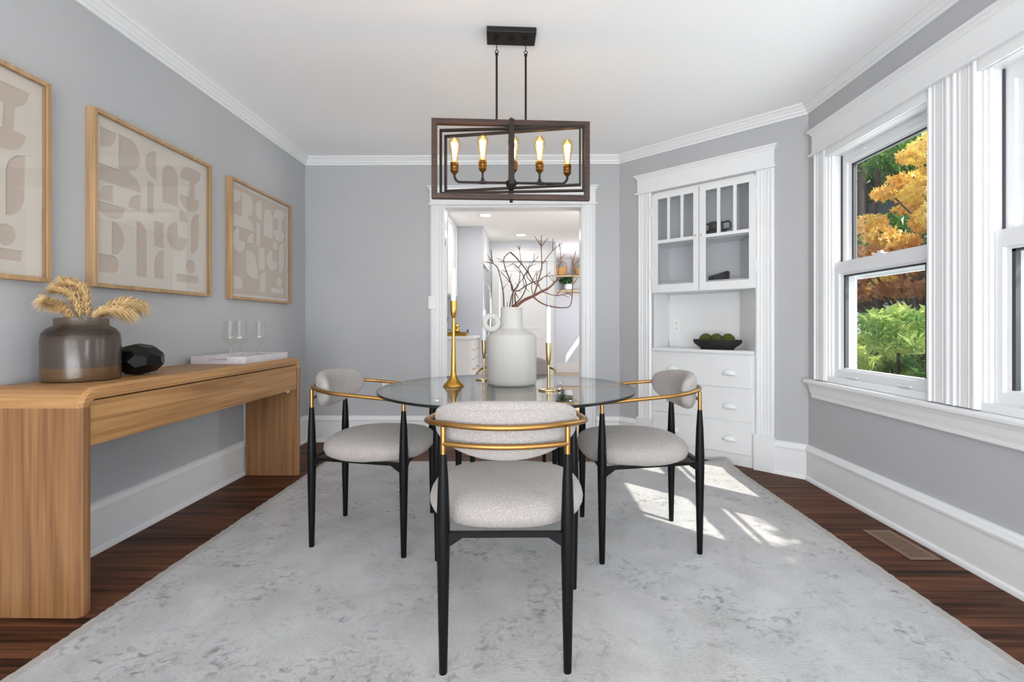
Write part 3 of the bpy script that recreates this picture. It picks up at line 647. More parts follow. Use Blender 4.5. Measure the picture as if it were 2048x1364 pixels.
def outlet(name, loc, rz, label, switch=False):
    o = thing(name, label, 'switch' if switch else 'outlet', loc, rz)
    MB().box(-.036, .036, -.006, 0, -.058, .058).build('plate', M['outlet'], o, bevel=.002)
    if switch: MB().box(-.005, .005, -.016, -.006, -.004, .014).build('toggle', M['outlet'], o)
    else:
        for zz in (-.025, .025):
            r_ = MB().lathe([(.017, 0), (.017, .003)], seg=20).build('receptacle', M['outlet'], o, loc=(0, -.006, zz), rot=(PI/2, 0, 0))
            MB().box(-.008, -.005, .003, .0035, -.008, .003).build('slot', M['slot'], r_) if False else MB().box(-.008, -.005, -.003, .008, .003, .0036).box(.005, .008, -.003, .008, .003, .0036).box(-.002, .002, -.010, -.006, .003, .0036).build('slot', M['slot'], r_)
    return o
outlet('wall_outlet', cabpt(.405, BY-.001, 1.062), DANG, 'white outlet in the cabinet niche')
outlet('wall_outlet', (-1.29, YB, .50), 0, 'white outlet on the grey end wall behind the left chair')
outlet('light_switch', (-.862, YB-.023, 1.275), 0, 'white light switch on the left side of the doorway', True)

# floor register
v = thing('floor_register', 'tan slotted floor register beside the right baseboard', 'vent', (1.815, 2.405, 0))
MB().box(-.07, -.048, -.158, .158, 0, .006).box(.048, .07, -.158, .158, 0, .006).box(-.048, .048, -.158, -.138, 0, .006).box(-.048, .048, .138, .158, 0, .006).build('frame', M['vent'], v, bevel=.002)
MB().box(-.048, .048, -.138, .138, .0003, .001).build('recess', M['gap'], v)
sl = None
for i in range(15):
    yy = -.1295+i*.0185
    if sl is None: sl = MB().box(-.047, .047, -.0045, .0045, .001, .0052).build('slat', M['vent'], v, loc=(0, yy, 0))
    else:
        c = sl.copy(); COL.objects.link(c); c.parent = v; c.location = (0, yy, 0)

# ------------------------------------------------------------------ rug
RT = .008
ru = thing('area_rug', 'large distressed grey area rug under the dining set', 'rug', (0, 0, 0))
x0, x1, y0, y1 = -1.572, 1.552, -.55, 3.80
def rug_outline(off, n, jit):
    pts = []
    for a, b in (((x0+off, y0+off), (x1-off, y0+off)), ((x1-off, y0+off), (x1-off, y1-off)), ((x1-off, y1-off), (x0+off, y1-off)), ((x0+off, y1-off), (x0+off, y0+off))):
        for i in range(n):
            t = i/n; pts.append((a[0]+(b[0]-a[0])*t+random.uniform(-jit, jit), a[1]+(b[1]-a[1])*t+random.uniform(-jit, jit)))
    return pts
def lift(p):   # the far right corner lies slightly curled
    d = max(0, .34-math.hypot(p[0]-x1, p[1]-y1)); return .16*d*d/.34
def curl(p):
    k_ = lift(p)*1.05; return (p[0]-k_*.7, p[1]-k_*1.25)
gx = np.linspace(x0+.035, x1-.035, 60); gy = np.linspace(y0+.035, y1-.035, 80)
b = MB(); b.v = [(*curl((x, y)), RT+lift((x, y))) for y in gy for x in gx]; b.f = [(j*60+i, j*60+i+1, j*60+i+61, j*60+i+60) for j in range(79) for i in range(59)]
b.build('pile', M['rug'], ru, smooth=True)
o_ = rug_outline(0, 260, .0035)
k = 260
i_ = [(min(max(p[0], x0+.037), x1-.037), min(max(p[1], y0+.037), y1-.037)) for p in o_]
MB().rings([[(*curl(p), .0005+lift(p)) for p in o_], [(*curl(p), RT*.8+lift(p)) for p in o_], [(*curl(p), RT+.0004+lift(p)) for p in i_]], False).build('binding', M['rugedge'], ru)

# ------------------------------------------------------------------ oak console
cs = thing('console_table', 'honey oak waterfall console table along the left wall', 'console table', (0, 0, 0))
CX0, CX1, CY0, CY1, CZ = -2.004, -1.63, 1.752, 3.492, .84
R_ = .075; th = .05
def wf(off):   # waterfall outline in (y, z)
    r = R_-off; return ([(CY0+off, 0)]+[(CY0+R_+r*math.cos(math.radians(a)), CZ-R_+r*math.sin(math.radians(a))) for a in range(180, 89, -9)]
        + [(CY1-R_+r*math.cos(math.radians(a)), CZ-R_+r*math.sin(math.radians(a))) for a in range(90, -1, -9)]+[(CY1-off, 0)])
outp, inp = wf(0), wf(th)
n_ = len(outp)
def shellpart(i0, i1, mat, name):
    b = MB(); ch = .012
    def ring(i):
        (oy, oz), (iy, iz) = outp[i], inp[i]
        dy, dz = iy-oy, iz-oz
        return [(CX0, oy, oz), (CX1-ch, oy, oz), (CX1, oy+dy*.28, oz+dz*.28), (CX1, oy+dy*.75, oz+dz*.75), (CX1-.006, oy+dy*.8, oz+dz*.8), (CX1-.006, iy, iz), (CX0, iy, iz)]
    b.rings([ring(i) for i in range(i0, i1+1)]); o = b.build(name, mat, cs, smooth=25)
    if name == 'top':     # the solid front lip runs lengthwise
        o.data.materials.append(M['oak_y'])
        for p_ in o.data.polygons:
            if all(o.data.vertices[v_].co.x > CX1-.0125 for v_ in p_.vertices): p_.material_index = 1
    return o
shellpart(0, 1, M['oak_z'], 'leg'); shellpart(1, n_-2, M['oak_x'], 'top'); shellpart(n_-2, n_-1, M['oak_z'], 'leg')
MB().box(CX0, CX1-.03, CY0+th, CY1-th, .622, CZ-th).build('drawer_box', M['gap'], cs)
dw = (CY1-CY0-2*th)/3
for i in range(3):
    a = CY0+th+i*dw
    MB().box(CX1-.03, CX1-.008, a+.0012, a+dw-.0012, .616, CZ-th-.006).build('drawer', M['oak_y'], cs, bevel=.001)
MB().lathe([(.012, 0), (.013, .004), (.009, .006)], seg=16).build('wall_bracket', M['outlet'], cs, loc=(-1.70, CY1-th, .60), rot=(PI/2, 0, 0))

# jar with pampas
jr = thing('stoneware_jar', 'glossy brown glazed jar with banded base on the console', 'jar', (-1.868, 2.018, CZ))
MB().lathe([(.118, 0), (.128, .004), (.130, .02), (.130, .165), (.126, .195), (.112, .215), (.094, .226), (.089, .23), (.089, .258), (.083, .26), (.080, .256), (.080, .22), (.11, .18), (.115, .03), (.1, .012)], seg=64).build('body', M['jar'], jr, smooth=60)
plumes = [([(.0, .0, .19), (-.01, -.005, .29), (-.02, -.02, .35), (-.05, -.05, .375)], 'left pampas plume curling over the jar rim', .05),
          ([(.0, .02, .19), (.0, .02, .30), (-.01, .01, .38), (-.045, -.02, .405)], 'tallest pampas plume in the middle of the jar', .05),
          ([(.01, .03, .20), (.03, .08, .29), (.035, .17, .33), (.03, .27, .325)], 'long pampas plume drooping right out of the jar', .05),
          ([(-.0, -.02, .19), (-.015, -.04, .265), (-.02, -.07, .30), (-.03, -.12, .325)], 'short pampas plume at the far left of the jar', .04),
          ([(.02, .0, .20), (.03, .03, .27), (.05, .09, .295), (.06, .16, .29)], 'lowest pampas plume in front, leaning right', .045)]
for pts, lab, wd_ in plumes:
    t_ = thing('pampas_plume', lab, 'pampas grass', (-1.868, 2.018, CZ), group='pampas plumes in the jar')
    P = smooth_path([(p[0], p[1], p[2]-(.0)) for p in pts], 8); MB().tube([(0, 0, .03)]+P, .0022, 6).build('stem', M['pampas'], t_)
    V = []; F = []; n = len(P)
    for i in range(1100):
        u = random.uniform(.22, 1); k = u*(n-1); a = int(min(k, n-2)); p = P[a].lerp(P[a+1], k-a); tg = (P[min(a+2, n-1)]-P[max(a-1, 0)]).normalized()
        s = tg.orthogonal(); s.rotate(Matrix.Rotation(random.uniform(0, 2*PI), 3, tg)); s.normalize()
        ln = wd_*1.25*(1.15-.6*abs(u-.6))*random.uniform(.5, 1.15)
        d1 = p+tg*ln*.55+s*ln*.38; d2 = d1+tg*ln*.35+s*ln*.15+Vector((0, 0, -ln*.55))
        wv = tg.cross(s)*.0008
        k0 = len(V); V += [p-wv, p+wv, d1+wv*1.6, d1-wv*1.6, d2]; F += [(k0, k0+1, k0+2, k0+3), (k0+3, k0+2, k0+4)]
    b = MB(); b.v = [tuple(q) for q in V]; b.f = F; b.build('tuft', M['pampas'], t_)

# faceted stone
bm = bmesh.new()
ph = (1+5**.5)/2
ico = [Vector(p) for a_ in (-1, 1) for b_ in (-ph, ph) for p in ((0, a_, b_), (a_, b_, 0), (b_, 0, a_))]
rr_ = Matrix.Rotation(.35, 3, 'X') @ Matrix.Rotation(.5, 3, 'Y')
for p in ico:
    for q in ico:
        if abs((p-q).length-2) < .01:
            t_ = (rr_ @ (p*.62+q*.38)).normalized(); bm.verts.new((.104*t_.x, .085*t_.y, .074*t_.z))
bmesh.ops.convex_hull(bm, input=bm.verts)
bmesh.ops.dissolve_limit(bm, angle_limit=math.radians(2), verts=bm.verts, edges=bm.edges)
me = bpy.data.meshes.new('faceted_stone'); 
zmin = min(v_.co.z for v_ in bm.verts)
for v_ in bm.verts: v_.co.z = max(v_.co.z-zmin-.004, 0)
bm.to_mesh(me); bm.free(); me.materials.append(M['stone'])
o = bpy.data.objects.new('faceted_stone', me); COL.objects.link(o); o.location = (-1.80, 2.235, CZ+.0005); o.rotation_euler = (0, 0, 1.2)
tag(o, 'black faceted ornament beside the brown jar', 'ornament')

# tray and wine glasses
ty0, ty1, tx0, tx1 = 2.86, 3.37, -1.995, -1.668
ta = thing('serving_tray', 'whitewashed wooden serving tray at the far end of the console', 'tray', (0, 0, CZ))
MB().box(tx0, tx1, ty0, ty1, 0, .010).build('base', M['tray'], ta)
for nm, a in (('side', (tx0, tx0+.01, ty0, ty1)), ('side', (tx1-.01, tx1, ty0, ty1))): MB().box(*a, .010, .042).build(nm, M['tray'], ta, bevel=.002)
for ya in (ty0, ty1-.01):
    e = MB(); xm = (tx0+tx1)/2
    e.box(tx0+.01, xm-.055, ya, ya+.01, .010, .042).box(xm+.055, tx1-.01, ya, ya+.01, .010, .042).box(xm-.055, xm+.055, ya, ya+.01, .010, .018).box(xm-.055, xm+.055, ya, ya+.01, .034, .042)
    e.build('end', M['tray'], ta)
wg = None
for (gx_, gy_), lab in (((-1.895, 3.09), 'clear wine glass at the left, nearest the wall, on the white tray'), ((-1.80, 3.03), 'clear wine glass in the middle, overlapping the left one, on the white tray'), ((-1.805, 3.265), 'clear wine glass at the right, standing apart on the white tray')):
    if wg is None:
        wg = thing('wine_glass', lab, 'wine glass', group='wine glasses on the tray')
        MB().lathe([(.0385, .0), (.0385, .0015), (.02, .004), (.006, .008)], seg=32).build('foot', M['clear'], wg, smooth=True)
        MB().lathe([(.006, .008), (.004, .02), (.0036, .07), (.005, .084)], seg=16).build('stem', M['clear'], wg, smooth=True)
        MB().lathe([(.003, .084), (.02, .096), (.045, .118), (.0525, .132), (.050, .15), (.044, .20), (.038, .245)], seg=48, cap=False).build('bowl', M['clear'], wg, smooth=60)
        g = wg
    else: g = copy_tree(wg); g['label'] = lab
    g.location = (gx_, gy_, CZ+.0102)

# ------------------------------------------------------------------ framed art
def shp(*parts):
    out = []
    for p in parts:
        if len(p) == 2: out.append(p)
        else: out += arc(*p)
    return out
art = [shp((.03, .945), (.03, .945, .115, .115, 0, -90)),
       shp((.16, .95), (.24, .85, .095, .10, 90, -84), (.245, .73), (.24, .625, .10, .10, 84, 0), (.02, .62), (.02, .722), (.16, .722)),
       shp((.12, .605), (.12, .50), (.12, .50, .11, .105, 180, 90)),
       shp((.335, .505), (.335, .505, .10, .10, 180, 90)),
       shp((.47, .85, .10, .10, 90, 270)),
       [(.39, .50), (.45, .50), (.45, .72), (.39, .72)],
       shp((.525, .615), (.68, .615), (.6025, .82, .0775, .08, 0, 180)),
       shp((.70, .84), (.80, .845, .10, .10, 180, 90), (.925, .945), (.825, .945, .10, .105, 0, -70), (.85, .72), (.91, .715), (.80, .715, .11, .105, 0, -180), (.795, .715), (.80, .84)),
       shp((.11, .49, .105, .09, 180, 360)),
       shp((.11, .28, .10, .105, 90, -90)),
       shp((.30, .06), (.39, .06), (.30, .34, .09, .09, 0, 90)),
       shp((.69, .515), (.69, .515, .09, .09, 0, 90)),
       shp((.67, .39), (.67, .39, .105, .105, 90, 360)),
       shp((.905, .61), (.905, .40), (.81, .40, .095, .115, 0, -90), (.81, .50), (.905, .50, .095, .11, 180, 90)),
       shp((.81, .185, .052, .055, 0, 350)),
       [(.66, .06), (.89, .06), (.89, .115), (.66, .115)],
       shp((.02, .17), (.11, .115, .06, .055, 90, -90), (.02, .06)),
       [(.45, .285), (.54, .285), (.54, .46), (.45, .46)],
       shp((.45, .06), (.54, .06), (.54, .16, .09, .105, 90, 180))]
AW, AH, AZ = .84, .834, 1.248
def picture(y0, label, style):
    p = thing('framed_art', label, 'picture', (XL, y0, AZ), group='framed relief prints')
    fw, fd = .019, .042
    fm = MB()
    fm.box(.001, fd, 0, fw, 0, AH).box(.001, fd, AW-fw, AW, 0, AH).box(.001, fd, fw, AW-fw, 0, fw).box(.001, fd, fw, AW-fw, AH-fw, AH)
    fm.build('frame', M['frame_oak'], p, bevel=.0015)
    MB().box(.004, .014, fw, AW-fw, fw, AH-fw).build('backing', M['linen'], p)
    iw, ih = AW-2*fw-.02, AH-2*fw-.02
    def U_(q): return (fw+.01+q[0]*iw*1.02+.004, fw+.01+q[1]*ih)
    def clip(q): return (min(max(q[0], fw+.006), AW-fw-.006), min(max(q[1], fw+.006), AH-fw-.006))
    if style == 'cut':
        cu = bpy.data.curves.new('cut', 'CURVE'); cu.dimensions = '2D'; cu.fill_mode = 'BOTH'; cu.extrude = .0022
        for poly in [[(fw, fw), (AW-fw, fw), (AW-fw, AH-fw), (fw, AH-fw)]]+[[clip(U_(q)) for q in s_] for s_ in art]:
            sp_ = cu.splines.new('POLY'); sp_.points.add(len(poly)-1); sp_.use_cyclic_u = True
            for i, q in enumerate(poly): sp_.points[i].co = (q[0], q[1], 0, 1)
        co = bpy.data.objects.new('tmp', cu); COL.objects.link(co); dg = bpy.context.evaluated_depsgraph_get(); dg.update()
        me = bpy.data.meshes.new_from_object(co.evaluated_get(dg)); bpy.data.objects.remove(co)
        me.transform(Matrix(((0, 0, 1, .0165), (1, 0, 0, 0), (0, 1, 0, 0), (0, 0, 0, 1)))); me.materials.clear(); me.materials.append(M['mat_light'])
        o = bpy.data.objects.new('cutout_mat', me); COL.objects.link(o); o.parent = p
    else:
        extra = [shp((.11, .50), (.11, .50, .095, .11, 0, -270)), shp((.22, .43), (.30, .30, .09, .13, 90, 0), (.43, .18), (.33, .27, .11, .09, -90, -180)), [(.43, .28), (.53, .28), (.53, .49), (.43, .49)]]
        skip = {2, 8, 9, 10, 17}
        shapes = [s_ for i, s_ in enumerate(art) if i not in skip]+extra
        for s_ in shapes:
            q = [clip(U_(t)) for t in s_]
            MB().prism(q, 0, .014, .0185).build('paper_shape', M['mat_light'], p)
        bd = .022
        MB().box(.014, .018, fw, fw+bd, fw, AH-fw).box(.014, .018, AW-fw-bd, AW-fw, fw, AH-fw).box(.014, .018, fw+bd, AW-fw-bd, fw, fw+bd).box(.014, .018, fw+bd, AW-fw-bd, AH-fw-bd, AH-fw).build('mat_border', M['mat_light'], p)
    MB().box(.034, .036, fw, AW-fw, fw, AH-fw).build('glass', M['artpane'], p)
picture(1.18, 'oak-framed beige relief print at the left edge, above the jar', 'cut')
picture(2.222, 'oak-framed beige cut-out relief print in the middle of three', 'cut')
picture(3.27, 'oak-framed layered paper relief print nearest the far corner', 'raised')

# ------------------------------------------------------------------ dining table
TX, TY, TZ, TR = -.103, 2.53, .75, .653
tb = thing('dining_table', 'round smoked glass dining table with black legs', 'table', (TX, TY, RT))
tz = TZ-RT
MB().lathe([(TR-.006, tz-.012), (TR-.006, tz)], seg=128).build('glass_top', M['tableglass'], tb, smooth=30)
MB().lathe([(TR-.0055, tz-.0125), (TR-.001, tz-.011), (TR, tz-.006), (TR-.001, tz-.001), (TR-.0055, tz+.0002), (TR-.007, tz+.0002), (TR-.007, tz-.0125)], seg=128, cap=False).build('glass_edge', M['tableedge'], tb, smooth=60)
for sx in (-1, 1):
    for sy in (-1, 1):
        MB().lathe([(.012, 0), (.013, .01), (.02, .35), (.022, .50), (.019, .68), (.014, tz-.021)], (sx*.30, sy*.335, 0), 20).build('leg', M['black_wood'], tb, smooth=True)
        MB().lathe([(.028, tz-.021), (.03, tz-.019), (.03, tz-.0135), (.028, tz-.0128)], (sx*.30, sy*.335, 0), 24).build('glass_pad', M['chrome'], tb)

# ------------------------------------------------------------------ dining chair (faces +y)
def make_chair(label):
    c = thing('dining_chair', label, 'chair', group='dining chairs around the glass table')
    n = 56; R = []
    def ol(s, z, push=0):
        out = []
        for j in range(n):
            t = 2*PI*j/n; e = 2/2.7
            x = .272*math.copysign(abs(math.cos(t))**e, math.cos(t)); yv = .262*math.copysign(abs(math.sin(t))**e, math.sin(t))
            wsc = 1-.10*max(0, -yv/.262)**1.5
            out.append((x*s*wsc, .035+yv*s, z))
        return out
    prof = [(.55, .418), (.80, .418), (.90, .424), (.965, .436), (.995, .453), (1.0, .466), (.985, .482), (.95, .496), (.88, .508), (.76, .517), (.58, .523), (.36, .527), (.15, .5285)]
    b = MB(); b.rings([ol(s, z) for s, z in prof]); b.build('seat', M['boucle'], c, smooth=80)
    # backrest
    m = 40; R = []
    for i in range(m+1):
        u = -1+2*i/m; uu = max(-.999, min(.999, u)); k = (1-abs(uu)**3.2)**(1/3.2)
        x = .228*uu; yc = -.243+.10*(uu)**2; zt = .832-.006*uu*uu; zb = .648+.035*uu*uu
        zc = (zt+zb)/2; hh = (zt-zb)/2*max(k, .06); tt = .034*max((1-abs(uu)**4)**.5, .08)
        d = Vector((2*.10*uu/.228, -1, 0)).normalized(); d = Vector((d.x, d.y, 0))
        ring = []
        for j in range(24):
            t = 2*PI*j/24; e = 2/2.8
            a = math.copysign(abs(math.cos(t))**e, math.cos(t))*tt; bz = math.copysign(abs(math.sin(t))**e, math.sin(t))*hh
            p = Vector((x, yc, zc))+d*(a+.02*(-bz)/.09*-1*.35); ring.append((p.x, p.y, zc+bz))
        R.append(ring)
    b = MB(); b.rings(R); bk = b.build('backrest', M['boucle'], c, smooth=80)
    MB().tube([(.215*u, -.243+.10*(.215*u/.228)**2-.034, .806-.030*abs(u)**5) for u in [-1+2*i/30 for i in range(31)]], .0022, 6).build('seam', M['boucle'], bk)
    lp = [(.0115, 0), (.0125, .004), (.0165, .20), (.0205, .40), (.0205, .46), (.0165, .58), (.0105, .668)]
    FX, FY, BX, BYY = .266, .235, .190, -.238
    for s in (-1, 1):
        for x, y_ in ((s*FX, FY), (s*BX, BYY)):
            MB().lathe(lp, (x, y_, 0), 20).build('leg', M['black_wood'], c, smooth=True)
    for s in (-1, 1):
        MB().tube([(s*FX, FY, .667), (s*FX, FY, .714)], .0085, 14).build('arm_post', M['brass'], c, smooth=True)
        MB().tube([(s*BX, BYY, .667), (s*BX, BYY, .752)], .0085, 14).build('back_post', M['brass'], c, smooth=True)
    def rail(th0, th1, zf):
        pts = []
        for i in range(49):
            t = th0+(th1-th0)*i/48; x = .269*math.cos(t); yv = -.06-.232*math.sin(t); pts.append((x, yv, zf(yv)))
        return pts
    zf = lambda yv: .714+(.758-.714)*min(1, max(0, (FY-yv)/.47))
    pts = [(FX, FY+.008, .714)]+[(FX+.003*k/4, FY-.06*k, zf(FY-.06*k)) for k in range(1, 5)]+rail(0, PI, zf)+[(-FX-.003*k/4, FY-.06*k, zf(FY-.06*k)) for k in range(4, 0, -1)]+[(-FX, FY+.008, .714)]
    MB().tube(pts, .0088, 12).build('arm_rail', M['brass'], c, smooth=60)
    lo = [(BX*u, BYY-.048*(1-u*u), .700) for u in [-1+2*i/24 for i in range(25)]]
    MB().tube(lo, .0085, 12).build('lower_rail', M['brass'], c, smooth=60)
    fr_ = MB()
    def rl(ax, ay, bx, by):
        d = Vector((bx-ax, by-ay, 0)); Lh = d.length; d.normalize(); nrm = Vector((-d.y, d.x, 0))*.010
        A_ = Vector((ax, ay, 0)); B_ = Vector((bx, by, 0))
        prof_ = [(.012, .384), (.06, .416), (Lh-.06, .416), (Lh-.012, .384), (Lh-.012, .430), (.012, .430)]
        fr_.rings([[tuple(A_+d*q+nrm+Vector((0, 0, z))) for q, z in prof_], [tuple(A_+d*q-nrm+Vector((0, 0, z))) for q, z in prof_]])
    rl(-BX, BYY, BX, BYY); rl(-FX, FY, FX, FY); rl(-BX, BYY, -FX, FY); rl(BX, BYY, FX, FY)
    fr_.build('seat_frame', M['black_wood'], c)
    return c
ch = make_chair('cream boucle dining chair nearest the camera, seen from behind')
ch.location = (-.072, 1.727, RT); ch.rotation_euler = (0, 0, math.radians(1.5))
for lab, loc, rz in (('cream boucle dining chair at the left of the table, beside the console', (-.785, 2.50, RT), -90-3),
                     ('cream boucle dining chair at the right of the table, in front of the drawers', (.555, 2.455, RT), 90+3),
                     ('cream boucle dining chair on the far side, partly hidden by the vase', (-.075, 3.375, RT), 180-3)):
    c = copy_tree(ch); c['label'] = lab; c.location = loc; c.rotation_euler = (0, 0, math.radians(rz))

# ------------------------------------------------------------------ table things
VX, VY = -.083, 2.63
va = thing('ceramic_vase', 'large matte white speckled vase with a ring handle on the table', 'vase', (VX, VY, TZ))
MB().lathe([(.118, 0), (.128, .003), (.133, .012), (.134, .03), (.134, .248), (.1315, .260), (.124, .269), (.085, .291), (.0635, .303), (.060, .315), (.0575, .412), (.055, .415), (.050, .414), (.050, .32), (.11, .25), (.115, .03), (.10, .01)], seg=64).build('body', M['vase'], va, smooth=50)
MB().lathe([(.1345, .028), (.1352, .030), (.1352, .032), (.1345, .034)], seg=64, cap=False).build('glaze_line', M['vase'], va)
rg = MB(); rg.rings([[(r*math.cos(2*PI*j/40), y_, r*math.sin(2*PI*j/40)) for j in range(40)] for r, y_ in ((.023, -.014), (.028, -.018), (.046, -.018), (.051, -.013), (.051, .013), (.046, .018), (.028, .018), (.023, .014), (.023, -.014))], False)
rg.build('ring_handle', M['vase'], va, smooth=50, loc=(-.107, -.01, .333))
# branches
BR = dict(trunk=[(-.066, 1.155), (-.058, 1.17), (-.016, 1.202), (.031, 1.223), (.077, 1.248), (.12, 1.269), (.171, 1.322)],
b1=[(-.118, 1.12), (-.124, 1.166), (-.13, 1.262), (-.155, 1.369), (-.183, 1.405), (-.19, 1.469)], b1b=[(-.183, 1.405), (-.212, 1.444)], b1c=[(-.183, 1.398), (-.228, 1.408)],
b2=[(-.082, 1.12), (-.08, 1.17), (-.076, 1.262), (-.094, 1.305), (-.155, 1.369)], b3=[(-.08, 1.255), (-.09, 1.305), (-.115, 1.369), (-.126, 1.423), (-.108, 1.451), (-.09, 1.463)],
b4=[(-.09, 1.463), (-.051, 1.426), (-.001, 1.362), (.034, 1.305), (.066, 1.276), (.08, 1.255)], b5=[(-.062, 1.12), (-.062, 1.17), (-.065, 1.244), (-.037, 1.262), (.027, 1.301), (.07, 1.312), (.095, 1.333), (.155, 1.34)],
b6=[(.034, 1.305), (.006, 1.365), (.034, 1.408), (.061, 1.438)], b7=[(-.08, 1.251), (-.044, 1.298), (-.001, 1.358)], b8=[(-.044, 1.38), (-.033, 1.405), (-.041, 1.479)], b8b=[(-.041, 1.479), (-.054, 1.50)], b8c=[(-.041, 1.479), (-.037, 1.502)],
b9=[(.037, 1.2275), (.066, 1.326), (.077, 1.383), (.075, 1.479), (.075, 1.535)], b9b=[(.075, 1.479), (.041, 1.53)], b9c=[(.075, 1.479), (.108, 1.522)],
b10=[(.08, 1.39), (.134, 1.458), (.185, 1.5)], b10b=[(.134, 1.458), (.134, 1.52)], b11=[(.166, 1.333), (.166, 1.369), (.176, 1.418), (.171, 1.489)], b11b=[(.176, 1.418), (.20, 1.44)],
b12=[(.028, 1.2235), (.091, 1.18), (.194, 1.162), (.237, 1.194), (.24, 1.376), (.255, 1.456)], b13=[(.077, 1.248), (.155, 1.226), (.226, 1.241), (.279, 1.24)], b13b=[(.155, 1.226), (.185, 1.262)], b14=[(.24, 1.376), (.279, 1.42)], b14b=[(.24, 1.376), (.232, 1.43)], b15=[(.24, 1.28), (.265, 1.315)],
b16=[(-.105, 1.12), (-.105, 1.195)], b17=[(-.076, 1.12), (-.076, 1.17), (-.026, 1.227), (-.005, 1.298), (-.044, 1.38), (-.08, 1.412)], b18=[(-.033, 1.405), (-.001, 1.362)], b19=[(-.094, 1.12), (-.094, 1.168), (-.08, 1.241), (-.048, 1.287), (-.037, 1.369)], b20=[(-.062, 1.241), (-.044, 1.212)], b21=[(.034, 1.226), (.024, 1.28), (.052, 1.355)],
b22=[(-.001, 1.362), (-.02, 1.33), (-.016, 1.29), (.01, 1.25)], b23=[(.066, 1.276), (.05, 1.31), (.06, 1.35), (.085, 1.365)], b24=[(.07, 1.312), (.1, 1.33), (.125, 1.35)], b25=[(.027, 1.301), (.0, 1.33), (.01, 1.38), (.05, 1.40)])
sets = [('dry_branch', ('trunk', 'b12', 'b13', 'b13b', 'b14', 'b14b', 'b15', 'b9', 'b9b', 'b9c', 'b21', 'b10', 'b10b', 'b11', 'b11b', 'b23', 'b24'), 'thick reddish bare branch reaching right out of the white vase', M['branch2']),
        ('dry_branch', ('b1', 'b1b', 'b1c', 'b16'), 'slender bare branch standing at the left of the white vase', M['branch']),
        ('dry_branch', ('b2', 'b3', 'b4', 'b6', 'b18', 'b8', 'b8b', 'b8c', 'b25'), 'bare branch hooking over at its top in the white vase', M['branch']),
        ('dry_branch', ('b5', 'b20', 'b22'), 'dark bare branch arching right across the others', M['branch']),
        ('dry_branch', ('b17', 'b19', 'b7'), 'bare forked branch in the middle of the white vase', M['branch'])]
for si, (nm, keys, lab, mt) in enumerate(sets):
    t_ = thing(nm, lab, 'branch', (VX, VY, TZ+.2), group='bare branches in the vase')
    for kk in keys:
        pts = BR[kk]; dep = (si-2)*.012
        Pp = []
        for q in pts:
            spread = max(0, q[1]-1.17)
            Pp.append((q[0]-VX, dep+spread*(si-2)*.10+random.uniform(-.006, .006), q[1]-TZ-.2))
        Pp = smooth_path(Pp, 5); n = len(Pp)
        r0, r1 = (.011, .004) if kk == 'trunk' else ((.0042, .0017) if kk in ('b1', 'b2', 'b4', 'b5', 'b12', 'b17', 'b19', 'b3', 'b9') else (.0026, .0013))
        for q in range(2 if n > 12 else 0):      # small side twigs
            i0 = random.randint(n//3, n-2); a_ = random.uniform(-1.2, 1.2); ln = random.uniform(.02, .05)
            if Pp[i0].z < .27: continue
            d_ = (Pp[i0+1]-Pp[i0]).normalized(); d_ = Vector((d_.x*math.cos(a_)-d_.z*math.sin(a_), random.uniform(-.3, .3), d_.x*math.sin(a_)+d_.z*math.cos(a_)))
            MB().tube([tuple(Pp[i0]), tuple(Pp[i0]+d_*ln*.5+Vector((0, 0, .003))), tuple(Pp[i0]+d_*ln)], [.0018, .0014, .0009], 6).build('twig', mt, t_)
        MB().tube([tuple(p) for p in Pp], [r0+(r1-r0)*i/(n-1)+random.uniform(-.0002, .0002) for i in range(n)], 7).build('limb' if kk == keys[0] else 'twig', mt, t_, smooth=True)
# candlesticks
def candlestick(x, y, prof, cup_top, candle_r, candle_top, mat, label, clabel, ball_=False):
    c = thing('candlestick', label, 'candlestick', (x, y, TZ))
    k = len(prof)
    MB().lathe(prof[0], seg=40).build('base', mat, c, smooth=50)
    MB().lathe(prof[1], seg=24).build('stem', mat, c, smooth=50)
    MB().lathe(prof[2], seg=28).build('cup', mat, c, smooth=50)
    if ball_: 
        b = MB(); b.lathe([(.0085*math.sin(PI*i/10)+.0002, .0085-.0085*math.cos(PI*i/10)) for i in range(11)], (.052, -.012, .0), 16); b.build('ball', M['chrome'], c, smooth=True)
    d = thing('candle', clabel, 'candle', (x, y, TZ+cup_top-.012))
    hgt = candle_top-cup_top+.012
    MB().lathe([(candle_r, 0), (candle_r, hgt-.03), (candle_r*.93, hgt-.012), (candle_r*.45, hgt-.002), (.001, hgt)], seg=24).build('wax_body', M['wax'], d, smooth=60)
    MB().tube([(0, 0, hgt-.003), (.0005, 0, hgt+.008)], .001, 6).build('wick', M['wax'], d)
ct_ = .445
candlestick(-.382, 2.53, ([(.053, 0), (.055, .003), (.053, .008), (.04, .022), (.026, .037), (.017, .055), (.013, .075)], [(.013, .075), (.012, .12), (.0085, .26), (.0085, .355)], [(.0085, .355), (.010, .362), (.015, .378), (.017, .40), (.0175, .445), (.0145, .445), (.013, .42)]),
            .445, .0128, .618, M['gold'], 'tall gold candlestick with flared base at the left of the vase', 'white taper candle in the tall gold candlestick')
def small(x, y, lab, clab):
    candlestick(x, y, ([(.050, 0), (.051, .003), (.050, .008), (.015, .010), (.008, .013)], [(.007, .013), (.0065, .11), (.0065, .125)], [(.0065, .125), (.009, .135), (.012, .155), (.0135, .19), (.0145, .232), (.0125, .232), (.011, .20)]),
                .232, .0115, .412, M['champagne'], lab, clab, True)
small(.105, 2.385, 'short brass candlestick with flat disc base at the right of the vase', 'white taper candle in the short brass candlestick on the right')
